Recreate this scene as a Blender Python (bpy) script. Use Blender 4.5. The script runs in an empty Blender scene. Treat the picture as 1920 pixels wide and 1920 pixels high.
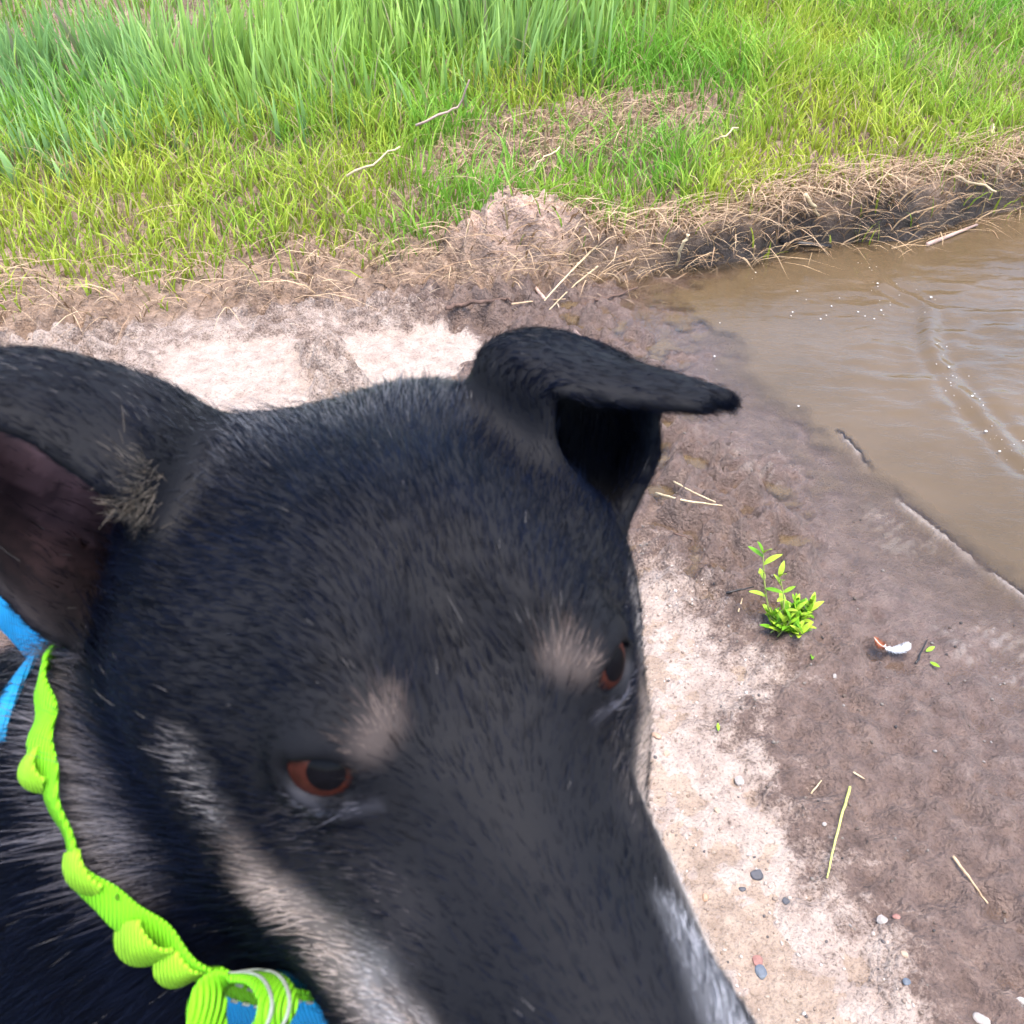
import bpy, math, random
import numpy as np
from mathutils import Vector, Matrix, noise as mnoise
rng = np.random.default_rng(7)
random.seed(7)
scene = bpy.context.scene
col = scene.collection
R_ = math.radians

# ---------------------------------------------------------------- camera, sky, sun, exposure
CAM_H = 0.95
PITCH = R_(38.0)
FPX = 1806.0                                    # focal length in pixels of the 1920 px photograph
cam_d = bpy.data.cameras.new('camera')
cam_d.sensor_width = 36.0
cam_d.lens = 36.0 * FPX / 1920.0
cam_d.clip_start = 0.02
cam_d.clip_end = 2000.0
cam_d.dof.use_dof = True
cam_d.dof.focus_distance = 1.25
cam_d.dof.aperture_fstop = cam_d.lens / 1.1     # opening of about 1.1 mm, as in a phone
cam = bpy.data.objects.new('camera', cam_d)
cam.location = (0, 0, CAM_H)
cam.rotation_euler = (math.pi / 2 - PITCH, 0, 0)
col.objects.link(cam)
scene.camera = cam

SUN_EL, SUN_AZ = R_(76), R_(145)                # azimuth from +y towards +x
world = bpy.data.worlds.new('World')
scene.world = world
world.use_nodes = True
wn = world.node_tree.nodes
sky = wn.new('ShaderNodeTexSky')
sky.sky_type = 'NISHITA'
sky.sun_disc = False
sky.sun_elevation = SUN_EL
sky.sun_rotation = SUN_AZ
sky.air_density = 1.0
sky.dust_density = 1.6
sky.ozone_density = 1.0
world.node_tree.links.new(sky.outputs[0], wn['Background'].inputs[0])
wn['Background'].inputs[1].default_value = 0.10
sun_d = bpy.data.lights.new('sun', 'SUN')
sun_d.energy = 1.5
sun_d.angle = R_(40)
sun_d.color = (1.0, 0.90, 0.78)
sun = bpy.data.objects.new('sun', sun_d)
sd = Vector((math.sin(SUN_AZ) * math.cos(SUN_EL), math.cos(SUN_AZ) * math.cos(SUN_EL), math.sin(SUN_EL)))
sun.rotation_euler = sd.to_track_quat('Z', 'Y').to_euler()
sun.location = sd * 20
col.objects.link(sun)
scene.view_settings.view_transform = 'Standard'
scene.view_settings.look = 'None'
scene.view_settings.gamma = 1.0
scene.view_settings.exposure = 2.65
scene.render.engine = 'CYCLES'
scene.cycles.use_denoising = True
scene.cycles.max_bounces = 5
scene.cycles.use_adaptive_sampling = True
scene.cycles.adaptive_threshold = 0.03
scene.cycles.transparent_max_bounces = 12

# ---------------------------------------------------------------- geometry of the view
sP, cP = math.sin(PITCH), math.cos(PITCH)
CAMP = np.array([0, 0, CAM_H])
CR = np.array([[1, 0, 0], [0, sP, cP], [0, cP, -sP]])      # rows: right, up, forward


def gp(u, v, z=0.0):
    """point of the level z seen at a place of the photograph"""
    r = CR.T @ np.array([(u - 960) / FPX, (960 - v) / FPX, 1.0])
    return CAMP + r * ((z - CAM_H) / r[2])


def dp(u, v, d):
    """point at depth d (metres along the view axis)"""
    return CAMP + CR.T @ np.array([(u - 960) / FPX * d, (960 - v) / FPX * d, d])


def pix(X):
    q = (np.asarray(X) - CAMP) @ CR.T
    return np.stack([960 + FPX * q[..., 0] / q[..., 2], 960 - FPX * q[..., 1] / q[..., 2], q[..., 2]], -1)


def sstep(a, b, x):
    t = np.clip((x - a) / (b - a), 0, 1)
    return t * t * (3 - 2 * t)


def _hash(ix, iy, s):
    h = (ix.astype(np.int64) * 374761393 + iy.astype(np.int64) * 668265263 + s * 974711) & 0x7fffffff
    h = ((h ^ (h >> 13)) * 1274126177) & 0x7fffffff
    return ((h ^ (h >> 16)) & 0xffff) / 65535.0


def vnoise(x, y, s=0):
    ix, iy = np.floor(x), np.floor(y)
    fx, fy = x - ix, y - iy
    fx, fy = fx * fx * (3 - 2 * fx), fy * fy * (3 - 2 * fy)
    a, b = _hash(ix, iy, s), _hash(ix + 1, iy, s)
    c, d = _hash(ix, iy + 1, s), _hash(ix + 1, iy + 1, s)
    return (a * (1 - fx) + b * fx) * (1 - fy) + (c * (1 - fx) + d * fx) * fy - 0.5


def fbm(x, y, f, o=4, s=0, g=0.5):
    r, a = 0, 1.0
    for i in range(o):
        c_, s_ = math.cos(0.7 * i + 0.3), math.sin(0.7 * i + 0.3)
        r = r + a * vnoise((x * c_ - y * s_) * f, (x * s_ + y * c_) * f, s + i * 17)
        a *= g
        f *= 2.03
    return r


def ppoly(pts, z=0.0):
    return np.array([gp(u, v, z)[:2] for u, v in pts])


def sdpoly(x, y, poly):
    """signed distance to a closed polygon, negative inside"""
    d = np.full(np.shape(x), 1e9)
    ins = np.zeros(np.shape(x), bool)
    n = len(poly)
    for i in range(n):
        ax, ay = poly[i]
        bx, by = poly[(i + 1) % n]
        ex, ey = bx - ax, by - ay
        t = np.clip(((x - ax) * ex + (y - ay) * ey) / (ex * ex + ey * ey), 0, 1)
        d = np.minimum(d, np.hypot(x - ax - t * ex, y - ay - t * ey))
        c = ((ay > y) != (by > y)) & (x < (bx - ax) * (y - ay) / (by - ay + 1e-12) + ax)
        ins ^= c
    return np.where(ins, -d, d)


def sdline(x, y, pts):
    d = np.full(np.shape(x), 1e9)
    for (ax, ay), (bx, by) in zip(pts[:-1], pts[1:]):
        ex, ey = bx - ax, by - ay
        t = np.clip(((x - ax) * ex + (y - ay) * ey) / (ex * ex + ey * ey), 0, 1)
        d = np.minimum(d, np.hypot(x - ax - t * ex, y - ay - t * ey))
    return d


# ---------------------------------------------------------------- helpers: meshes, materials, tags
def mesh_np(name, V, quads=None, tris=None, smooth=False, colr=None, attr='Col'):
    me = bpy.data.meshes.new(name)
    V = np.asarray(V, np.float32)
    nq = 0 if quads is None else len(quads)
    nt = 0 if tris is None else len(tris)
    me.vertices.add(len(V))
    me.vertices.foreach_set('co', V.ravel())
    idx = []
    if nq:
        idx.append(np.asarray(quads, np.int32).ravel())
    if nt:
        idx.append(np.asarray(tris, np.int32).ravel())
    idx = np.concatenate(idx)
    me.loops.add(len(idx))
    me.loops.foreach_set('vertex_index', idx)
    me.polygons.add(nq + nt)
    st = np.concatenate([np.arange(nq) * 4, nq * 4 + np.arange(nt) * 3]).astype(np.int32)
    me.polygons.foreach_set('loop_start', st)
    me.update(calc_edges=True)
    me.validate()
    if smooth:
        me.polygons.foreach_set('use_smooth', np.ones(len(me.polygons), bool))
    if colr is not None:
        a = me.attributes.new(attr, 'FLOAT_COLOR', 'POINT')
        c = np.ones((len(V), 4), np.float32)
        c[:, :colr.shape[1]] = colr
        a.data.foreach_set('color', c.ravel())
    return me


def obj(name, me, mat=None, parent=None, label=None, cat=None, group=None, kind=None):
    o = bpy.data.objects.new(name, me)
    col.objects.link(o)
    if mat is not None and me is not None and not me.materials:
        me.materials.append(mat)
    if parent is not None:
        o.parent = parent
    for k, v in (('label', label), ('category', cat), ('group', group), ('kind', kind)):
        if v:
            o[k] = v
    return o


def empty(name, loc=(0, 0, 0), **kw):
    o = obj(name, None, **kw)
    o.location = loc
    o.empty_display_size = 0.05
    return o


class NT:
    def __init__(self, name):
        self.m = bpy.data.materials.new(name)
        self.m.use_nodes = True
        self.t = self.m.node_tree
        self.b = self.t.nodes['Principled BSDF']
        self.out = self.t.nodes['Material Output']

    def n(self, typ, **kw):
        nd = self.t.nodes.new(typ)
        for k, v in kw.items():
            if k.startswith('i_'):
                key = k[2:].replace('_', ' ')
                nd.inputs[int(key) if key.isdigit() else key].default_value = v
            else:
                setattr(nd, k, v)
        return nd

    def l(self, a, b):
        self.t.links.new(a, b)

    def noise(self, scale, detail=5, rough=0.6, vec=None, dim='3D'):
        nd = self.n('ShaderNodeTexNoise', i_Scale=scale, i_Detail=detail, i_Roughness=rough)
        if vec is not None:
            self.l(vec, nd.inputs['Vector'])
        return nd.outputs[0]

    def ramp(self, fac, stops):
        nd = self.n('ShaderNodeValToRGB')
        e = nd.color_ramp.elements
        while len(e) < len(stops):
            e.new(0.5)
        for x, (p, c) in zip(e, stops):
            x.position = p
            x.color = (*c, 1) if len(c) == 3 else c
        self.l(fac, nd.inputs[0])
        return nd.outputs[0]

    def mix(self, fac, a, b, mode='MIX'):
        nd = self.n('ShaderNodeMix', data_type='RGBA', blend_type=mode)
        for s, v in ((nd.inputs[0], fac), (nd.inputs[6], a), (nd.inputs[7], b)):
            if hasattr(v, 'links'):
                self.l(v, s)
            else:
                s.default_value = v if isinstance(v, (int, float)) else ((*v, 1) if len(v) == 3 else v)
        return nd.outputs[2]

    def math(self, op, a, b=0.0, clamp=False):
        nd = self.n('ShaderNodeMath', operation=op, use_clamp=clamp)
        for s, v in ((nd.inputs[0], a), (nd.inputs[1], b)):
            if hasattr(v, 'links'):
                self.l(v, s)
            else:
                s.default_value = v
        return nd.outputs[0]

    def coord(self, what='Object'):
        return self.n('ShaderNodeTexCoord').outputs[what]

    def bump(self, h, strength=0.5, dist=0.002, normal=None):
        nd = self.n('ShaderNodeBump', i_Strength=strength, i_Distance=dist)
        self.l(h, nd.inputs['Height'])
        if normal is not None:
            self.l(normal, nd.inputs['Normal'])
        return nd.outputs[0]


def simple_mat(name, c, rough=0.7, var=0.35, scale=60.0, spec=0.4, bump=0.4, bd=0.001):
    t = NT(name)
    co = t.coord()
    f = t.noise(scale, 5, 0.65, co)
    lo = tuple(x * (1 - var) for x in c)
    hi = tuple(min(1, x * (1 + var)) for x in c)
    t.l(t.ramp(f, [(0.3, lo), (0.7, hi)]), t.b.inputs['Base Color'])
    t.b.inputs['Roughness'].default_value = rough
    t.b.inputs['Specular IOR Level'].default_value = spec
    t.l(t.bump(t.noise(scale * 3, 4, 0.6, co), bump, bd), t.b.inputs['Normal'])
    return t.m


def leaf_mat(name, attr='Col', c=None, rough=0.5, trans=0.35):
    t = NT(name)
    if c is None:
        cc = t.n('ShaderNodeAttribute', attribute_name=attr).outputs['Color']
    else:
        f = t.noise(90, 4, 0.6, t.coord())
        cc = t.ramp(f, [(0.3, tuple(x * 0.7 for x in c)), (0.7, tuple(x * 1.25 for x in c))])
    t.l(cc, t.b.inputs['Base Color'])
    t.b.inputs['Roughness'].default_value = rough
    t.b.inputs['Specular IOR Level'].default_value = 0.3
    tr = t.n('ShaderNodeBsdfTranslucent')
    t.l(cc, tr.inputs['Color'])
    mx = t.n('ShaderNodeMixShader', i_0=trans)
    t.l(t.b.outputs[0], mx.inputs[1])
    t.l(tr.outputs[0], mx.inputs[2])
    t.l(mx.outputs[0], t.out.inputs['Surface'])
    return t.m


# ---------------------------------------------------------------- terrain
_bk = ppoly([(-900, 660), (-400, 630), (0, 605), (250, 592), (500, 565), (700, 545), (870, 535), (1080, 530),
             (1280, 497), (1480, 466), (1700, 436), (1920, 376), (2300, 300), (2800, 230)])
_bk = _bk[np.argsort(_bk[:, 0])]
MOUND = gp(985, 490)[:2]


def bank_d(x, y):
    """distance behind the foot of the grassy bank"""
    yb = np.interp(x, _bk[:, 0], _bk[:, 1])
    return y - yb + 0.10 * fbm(x, y, 3.2, 3, 5)


WATER_POLY = ppoly([(1285, 505), (1222, 548), (1255, 590), (1345, 640), (1345, 690), (1420, 750), (1500, 810), (1580, 880), (1640, 930),
                    (1740, 1010), (1830, 1080), (1925, 1150), (2300, 1420)])
WATER_POLY = np.vstack([WATER_POLY, [[30, 0.5], [60, 40], [8, 12], [3.0, 3.6]], ppoly([(1920, 360), (1700, 420), (1480, 450)])])
SLAB_A = ppoly([(296, 640), (470, 628), (556, 632), (592, 758), (520, 800), (420, 830), (286, 770)])
SLAB_B = ppoly([(628, 622), (780, 606), (884, 612), (905, 640), (830, 730), (760, 765), (700, 765), (660, 700)])
SLAB_C = ppoly([(1190, 1005), (1290, 1110), (1392, 1240), (1310, 1320), (1350, 1420), (1420, 1560), (1520, 1660), (1600, 1750), (1700, 1930),
                (1700, 2600), (300, 2600), (500, 1700), (900, 1000)])
STREAK1 = ppoly([(1575, 800), (1700, 940), (1820, 1030), (1925, 1110), (2100, 1230)])
STREAK2 = ppoly([(1500, 735), (1560, 775), (1640, 840), (1720, 885)])
STREAK3 = ppoly([(1660, 790), (1760, 850), (1850, 905), (1960, 960)])
DOTS = [ppoly([(1590, 930), (1700, 945), (1790, 1000), (1760, 1045), (1640, 1020)]),
        ppoly([(1740, 1160), (1940, 1150), (1940, 1290), (1850, 1280), (1760, 1230)]),
        ppoly([(1340, 830), (1420, 850), (1450, 900), (1380, 890)])]
HOLES = [(gp(u, v)[:2], r, dep) for u, v, r, dep in [(1590, 1320, .028, .014), (1500, 1240, .03, .010), (1770, 1500, .035, .014), (1640, 1215, .02, .010),
         (1860, 1700, .03, .012), (1440, 940, .03, .006), (1480, 1270, .025, .012), (1700, 1560, .03, .010), (1360, 1590, .02, .006), (1900, 1840, .02, .010)]]


def terrain(x, y, full=False):
    d = bank_d(x, y)
    sh = np.interp(x, [-1.2, -0.35, -0.05, 0.4, 1.0, 3.0], [0.015, 0.02, 0.05, 0.085, 0.12, 0.16])
    h = sh * sstep(0.0, np.interp(x, [0, .5], [.11, .06]), d) + 0.10 * sstep(0.1, 1.6, d) + 0.5 * sstep(2.6, 7.0, d) + 1.4 * sstep(5, 30, d)
    h = h + 0.035 * fbm(x, y, 2.2, 3, 31) * sstep(0, .5, d)
    dm = np.hypot((x - MOUND[0]) / 1.35, (y - MOUND[1] - 0.02) / 0.85)
    mm = sstep(0.155, 0.03, dm + 0.03 * fbm(x, y, 18, 2, 8))
    h = h + 0.10 * mm * (0.8 + 0.6 * fbm(x, y, 16, 3, 4))
    dw = sdpoly(x, y, WATER_POLY)
    wet = sstep(0.62, 0.08, dw + 0.06 * fbm(x, y, 7, 3, 11)) * sstep(0.25, -0.05, d)
    dc = sdpoly(x, y, SLAB_C)
    dab = np.minimum(sdpoly(x, y, SLAB_A), sdpoly(x, y, SLAB_B))
    n1 = fbm(x, y, 14, 4, 21)
    n2 = fbm(x, y, 45, 3, 23)
    slab = np.maximum(sstep(0.085, -0.10, dc - .035 + 0.05 * n1 + .07 * n2) * np.clip(1.0 + 1.1 * fbm(x, y, 6, 3, 24) + .5 * n2, .25, 1), sstep(0.015, -0.02, dab + 0.022 * n1 + .02 * n2))
    pale = (.54 + .34 * fbm(x, y, 7, 3, 25)) * sstep(0.75, 0.35, np.abs(x + 0.72)) * sstep(1.2, 1.45, y) * sstep(0.15, -0.1, d)
    dry = np.maximum(slab, pale)
    # mud clods where nothing has smoothed the ground
    clod = (1 - 0.82 * slab) * (1 - 0.8 * sstep(0.24, 0.05, dw + .1 * fbm(x, y, 5, 2, 78)))
    rid = 1 - np.abs(2 * fbm(x, y, 34, 3, 3)) * 2
    h = h + clod * (0.010 * fbm(x, y, 9, 3, 2) + (.018 + .045 * sstep(-.15, .2, fbm(x, y, 3.5, 3, 79))) * fbm(x, y, 30, 4, 14) + .008 * np.clip(fbm(x, y, 85, 3, 15), -.1, 1) + 0.004 * np.clip(rid, 0, 1) * sstep(-.1, .25, fbm(x, y, 5, 2, 77)))
    h = h - 0.012 * slab
    h = h + 0.0035 * slab * fbm(x, y, 60, 3, 41)
    for (c, r, dep) in HOLES:
        q = np.hypot(x - c[0], (y - c[1]) * 1.2) / r + 1.5 * fbm(x, y, 26, 3, 55)
        h = h - .6 * dep * sstep(1.0, 0.2, q) + dep * 0.3 * np.exp(-((q - 1.15) / 0.22) ** 2)
    # water bed
    h = h - 0.016 * sstep(0.30, 0.0, dw) * sstep(0.3, -.05, d)
    h = np.where(dw < 0, h - 0.55 * np.clip(-dw, 0, 0.5) * sstep(0.0, -0.35, dw), h)
    h = h - .024 * sstep(.06, -.30, dw) * sstep(.3, -.05, d)
    fs_ = fbm(x, y, 40, 3, 9)
    st = sstep(0.012, 0.003, sdline(x, y, STREAK1) + 0.010 * fs_)
    st = st * sstep(-0.3, 0.25, fbm(x, y, 18, 3, 65) + .15)
    dots = 0
    for p in DOTS:
        m = sstep(0.01, -0.02, sdpoly(x, y, p) + 0.05 * fbm(x, y, 20, 2, 70))
        cx, cy = (x * 0.8 + y * 0.6) / 0.011, (-x * 0.6 + y * 0.8) / 0.017
        cx = cx + 0.5 * (np.floor(cy) % 2)
        q = np.hypot((cx % 1) - 0.5, ((cy % 1) - 0.5) * 1.3) + 0.9 * fbm(x, y, 45, 3, 71)
        dots = np.maximum(dots, m * sstep(0.32, 0.12, q))
    h = h + 0.0025 * dots
    h = h * (1 - st) + np.maximum(h + .004, -.0095 + .006 * fs_) * st
    if full:
        return h, dry, wet, np.maximum(0.5 * dots, st), d, mm, dw
    return h


def tz(x, y):
    return float(terrain(np.array([x]), np.array([y]))[0])


def on_ground(u, v, lift=0.0):
    p = gp(u, v, 0.0)
    for _ in range(6):
        p = gp(u, v, tz(p[0], p[1]))
    p[2] += lift
    return p


def axis(segs):
    out = [np.array([segs[0][0]])]
    for a, b, n in segs:
        out.append(np.linspace(a, b, n + 1)[1:])
    return np.concatenate(out)


def grow(a, b, s0, s1):
    """from a to b with a spacing that grows from s0 to s1"""
    v, s = [a], s0
    n = max(2, int(2 * abs(b - a) / (s0 + s1)))
    w = np.linspace(s0, s1, n)
    w = np.cumsum(w)
    return a + (b - a) * w / w[-1]


gx = np.concatenate([-np.array([400, 150, 60, 25, 12, 7, 5.0])[0:7], np.linspace(-4, -1.4, 90), np.linspace(-1.39, 1.75, 560), np.linspace(1.78, 5, 110), [7, 12, 25, 60, 150, 400]])
gy = np.concatenate([[-200, -60, -20, -6, -2, -1], np.linspace(-.6, 0.3, 40), grow(0.3, 3.0, 0.0042, 0.0072), grow(3.0, 7.5, 0.012, 0.09), [9, 12, 18, 30, 60, 150, 500]])
X, Y = np.meshgrid(gx, gy)
H, DRY, WET, DOT, BD, MM, DW = terrain(X.ravel(), Y.ravel(), True)
nx, ny = len(gx), len(gy)
ii = np.arange(nx * ny).reshape(ny, nx)
quads = np.stack([ii[:-1, :-1], ii[:-1, 1:], ii[1:, 1:], ii[1:, :-1]], -1).reshape(-1, 4)
litter = sstep(-0.06, 0.03, BD) * (1 - 0.0)
gcol = np.stack([np.clip(DRY, 0, 1), np.clip(WET, 0, 1), np.clip(litter, 0, 1), np.clip(DOT, 0, 1)], 1)
gme = mesh_np('ground', np.stack([X.ravel(), Y.ravel(), H], 1), quads=quads, smooth=True, colr=gcol, attr='Mask')
me_a = gme.attributes.new('Mound', 'FLOAT', 'POINT')
me_a.data.foreach_set('value', MM.astype(np.float32))

foot = sstep(-.03, .0, BD) * sstep(.060, .025, BD + .03 * fbm(X.ravel(), Y.ravel(), 12, 2, 33)) * sstep(.22, .42, X.ravel()) * sstep(1.6, 1.2, X.ravel())  # near-black wet soil, painted in for the shade of the undercut
gme.attributes.new('FootShade', 'FLOAT', 'POINT').data.foreach_set('value', foot.astype(np.float32))
t = NT('muddy_ground')
co = t.coord()
at = t.n('ShaderNodeAttribute', attribute_name='Mask')
sp = t.n('ShaderNodeSeparateColor')
t.l(at.outputs['Color'], sp.inputs[0])
dry, wet, lit = sp.outputs[0], sp.outputs[1], sp.outputs[2]
dot = at.outputs['Alpha']
mo = t.n('ShaderNodeAttribute', attribute_name='Mound').outputs['Fac']
n_big, n_mid, n_fine = t.noise(4, 5, .6, co), t.noise(38, 6, .65, co), t.noise(260, 4, .7, co)
mud = t.ramp(n_mid, [(0.28, (.062, .038, .030)), (0.5, (.118, .077, .062)), (0.72, (.175, .122, .100))])
mud = t.mix(t.math('MULTIPLY', wet, 0.25), mud, (.085, .058, .050))
sand = t.ramp(n_mid, [(0.25, (.21, .155, .125)), (0.5, (.34, .27, .23)), (0.75, (.43, .365, .32))])
sand = t.mix(1.0, sand, t.ramp(dry, [(.35, (.82, .80, .79)), (.9, (1.0, 1.0, 1.0))]), 'MULTIPLY')
edge = t.math('SUBTRACT', t.math('SUBTRACT', dry, t.math('MULTIPLY', t.math('SUBTRACT', n_mid, 0.5), -0.9)), t.math('MULTIPLY', t.math('SUBTRACT', n_fine, 0.5), -1.1))
c = t.mix(t.ramp(edge, [(0.25, (0, 0, 0)), (0.65, (1, 1, 1))]), mud, sand)
grit = t.ramp(n_fine, [(0.36, (.35, .33, .32)), (0.5, (1, 1, 1)), (0.66, (1.0, 1.0, 1.0)), (0.74, (1.35, 1.3, 1.3))])
c = t.mix(0.55, c, t.mix(1.0, c, grit, 'MULTIPLY'))
soil = t.ramp(n_mid, [(0.3, (.10, .062, .042)), (0.55, (.23, .155, .11)), (0.75, (.37, .27, .20))])
c = t.mix(lit, c, soil)
c = t.mix(mo, c, t.ramp(n_mid, [(0.3, (.22, .14, .11)), (0.6, (.46, .33, .27)), (.8, (.55, .42, .35))]))
c = t.mix(t.math('MULTIPLY', dot, 0.5), c, (.33, .29, .26))
t.l(c, t.b.inputs['Base Color'])
rgh = t.math('SUBTRACT', 0.85, t.math('MULTIPLY', wet, t.math('ADD', 0.22, t.math('MULTIPLY', n_big, 0.62))))
t.l(rgh, t.b.inputs['Roughness'])
t.b.inputs['Specular IOR Level'].default_value = 0.5
vo = t.n('ShaderNodeTexVoronoi', i_Scale=150.0)
t.l(co, vo.inputs['Vector'])
bh = t.math('ADD', t.math('ADD', t.math('MULTIPLY', n_mid, 1.0), t.math('MULTIPLY', n_fine, 0.45)), t.math('MULTIPLY', t.math('MULTIPLY', vo.outputs['Distance'], -0.5), t.math('SUBTRACT', 1.0, t.math('MAXIMUM', t.math('MULTIPLY', wet, .8), t.math('MULTIPLY', dry, .75)))))
t.l(t.bump(bh, 1.0, 0.011), t.b.inputs['Normal'])
fo = t.n('ShaderNodeAttribute', attribute_name='FootShade').outputs['Fac']
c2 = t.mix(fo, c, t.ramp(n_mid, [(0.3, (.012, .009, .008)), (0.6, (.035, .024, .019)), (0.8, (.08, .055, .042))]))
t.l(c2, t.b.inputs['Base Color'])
ground = obj('ground', gme, t.m, kind='structure', label='brown muddy ground with pale dry slab patches and a grassy bank', cat='ground')

# ---------------------------------------------------------------- water
WL = -0.0105
wx = np.concatenate([np.linspace(0.1, 2.2, 300), np.linspace(2.25, 6, 60), [9, 15, 30, 60]])
wy = np.concatenate([np.linspace(0.3, 3.2, 380), np.linspace(3.25, 6, 40), [9, 15, 40]])
X, Y = np.meshgrid(wx, wy)
x, y = X.ravel(), Y.ravel()
Hg = terrain(x, y)
dw = sdpoly(x, y, WATER_POLY)
amp = sstep(0.0, -0.5, dw)
ph = (x * 0.85 - y * 0.35) * 55 + 5 * fbm(x, y, 4, 3, 90)
wz = WL + amp * (0.0022 * np.sin(ph) * (0.6 + fbm(x, y, 3, 2, 91)) + 0.005 * fbm(x * 1.0, y * 2.2, 13, 3, 92))
RIP = ppoly([(1615, 480), (1660, 535), (1740, 575), (1745, 650), (1790, 720), (1850, 790), (1925, 870)], WL)
dr = sdline(x, y, RIP)
wz += 0.006 * np.exp(-(dr / 0.014) ** 2) * (0.6 + fbm(x, y, 14, 2, 93)) - 0.003 * np.exp(-((dr - 0.03) / 0.014) ** 2)
depth = np.clip(wz - Hg, 0, 1)
nx, ny = len(wx), len(wy)
ii = np.arange(nx * ny).reshape(ny, nx)
quads = np.stack([ii[:-1, :-1], ii[:-1, 1:], ii[1:, 1:], ii[1:, :-1]], -1).reshape(-1, 4)
keep = (wz - Hg > -0.02)[quads].any(1)
quads = quads[keep]
used = np.unique(quads)
remap = np.full(len(x), -1)
remap[used] = np.arange(len(used))
wme = mesh_np('water', np.stack([x, y, wz], 1)[used], quads=remap[quads], smooth=True,
              colr=np.stack([sstep(0, 0.020, depth)] * 3, 1)[used], attr='Depth')
t = NT('murky_water')
co = t.coord()
dep = t.n('ShaderNodeAttribute', attribute_name='Depth').outputs['Fac']
t.l(t.ramp(t.noise(3, 4, .6, co), [(0.3, (.075, .052, .028)), (0.7, (.105, .073, .042))]), t.b.inputs['Base Color'])
t.b.inputs['Roughness'].default_value = 0.06
t.b.inputs['IOR'].default_value = 1.33
mp = t.n('ShaderNodeMapping')
mp.inputs['Scale'].default_value = (1.0, 2.0, 1.0)
mp.inputs['Rotation'].default_value = (0, 0, R_(25))
t.l(co, mp.inputs[0])
t.l(t.bump(t.noise(30, 4, .55, mp.outputs[0]), 0.5, 0.003), t.b.inputs['Normal'])
gl = t.n('ShaderNodeBsdfTransparent')
gl.inputs[0].default_value = (.95, .92, .87, 1)
gls = t.n('ShaderNodeBsdfGlossy', i_Roughness=0.04)
fr = t.n('ShaderNodeFresnel', i_IOR=1.33)
m0 = t.n('ShaderNodeMixShader')
bf = t.n('ShaderNodeNewGeometry').outputs['Backfacing']
t.l(t.math('MULTIPLY', fr.outputs[0], t.math('SUBTRACT', 1.0, bf)), m0.inputs[0]); t.l(gl.outputs[0], m0.inputs[1]); t.l(gls.outputs[0], m0.inputs[2])
mx = t.n('ShaderNodeMixShader')
t.l(t.math('ADD', t.math('MULTIPLY', dep, 0.9), 0.0), mx.inputs[0]); t.l(m0.outputs[0], mx.inputs[1]); t.l(t.b.outputs[0], mx.inputs[2])
t.l(mx.outputs[0], t.out.inputs['Surface'])
water = obj('water', wme, t.m, kind='structure', label='shallow brown river water rippling at the muddy edge', cat='water')


# ---------------------------------------------------------------- grass (uncountable stuff)
def blades(name, root, hgt, wid, lean_dir, lean, colr, tipc, mat, label, curl=1.0, K=4, flat=False):
    n = len(root)
    s = np.linspace(0, 1, K + 1)
    base_az = rng.uniform(0, np.pi * 2, n)
    ld = np.stack([np.cos(lean_dir), np.sin(lean_dir), np.zeros(n)], 1)
    wd = np.stack([np.cos(base_az), np.sin(base_az), np.zeros(n)], 1)
    V, C = [], []
    for k, t_ in enumerate(s):
        out = lean * (0.25 * t_ + 0.75 * curl * t_ ** 2.2)
        up = t_ - 0.28 * np.clip(lean, 0, 2) * t_ ** 3
        if flat:
            out, up = t_ + 0 * lean, lean * t_ * .15 + .06 * math.sin(math.pi * t_)
        c = root + ld * (out * hgt)[:, None] + np.array([0, 0, 1]) * (up * hgt)[:, None]
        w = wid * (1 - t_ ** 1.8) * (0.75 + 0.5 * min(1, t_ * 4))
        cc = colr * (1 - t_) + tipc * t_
        if k < K:
            V += [c - wd * w[:, None] / 2, c + wd * w[:, None] / 2]
            C += [cc, cc]
        else:
            V.append(c)
            C.append(cc)
    M = 2 * K + 1
    V = np.stack(V, 1).reshape(-1, 3)
    C = np.stack(C, 1).reshape(-1, 3)
    b = np.arange(n)[:, None] * M
    q = np.concatenate([b + np.array([2 * k, 2 * k + 1, 2 * k + 3, 2 * k + 2]) for k in range(K - 1)], 0)
    tr = b + np.array([2 * K - 2, 2 * K - 1, 2 * K])
    me = mesh_np(name, V, quads=q, tris=tr, colr=np.clip(C, 0, 1))
    return obj(name, me, mat, kind='stuff', label=label, cat='grass')


def scatter(n, xr, yr, prob):
    x = rng.uniform(*xr, n)
    y = rng.uniform(*yr, n)
    k = rng.uniform(0, 1, n) < prob(x, y)
    x, y = x[k], y[k]
    return np.stack([x, y, terrain(x, y) - 0.004], 1)


def mixc(a, b, w):
    return np.asarray(a)[None] * (1 - w[:, None]) + np.asarray(b)[None] * w[:, None]


GRASS = leaf_mat('grass_blade', trans=0.42)
STRAW = leaf_mat('dry_straw_blade', trans=0.15, rough=0.7)
tall_edge_x = np.array([-3.5, -1.5, -1.0, -0.2, 0.3, 0.9, 1.7, 3.5])
tall_edge_d = np.array([0.58, 0.58, 0.62, 0.85, 1.1, 1.35, 1.5, 1.6])


def tall_d(x, y):
    return bank_d(x, y) - np.interp(x, tall_edge_x, tall_edge_d) + 0.35 * fbm(x, y, 1.6, 2, 47)


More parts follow.
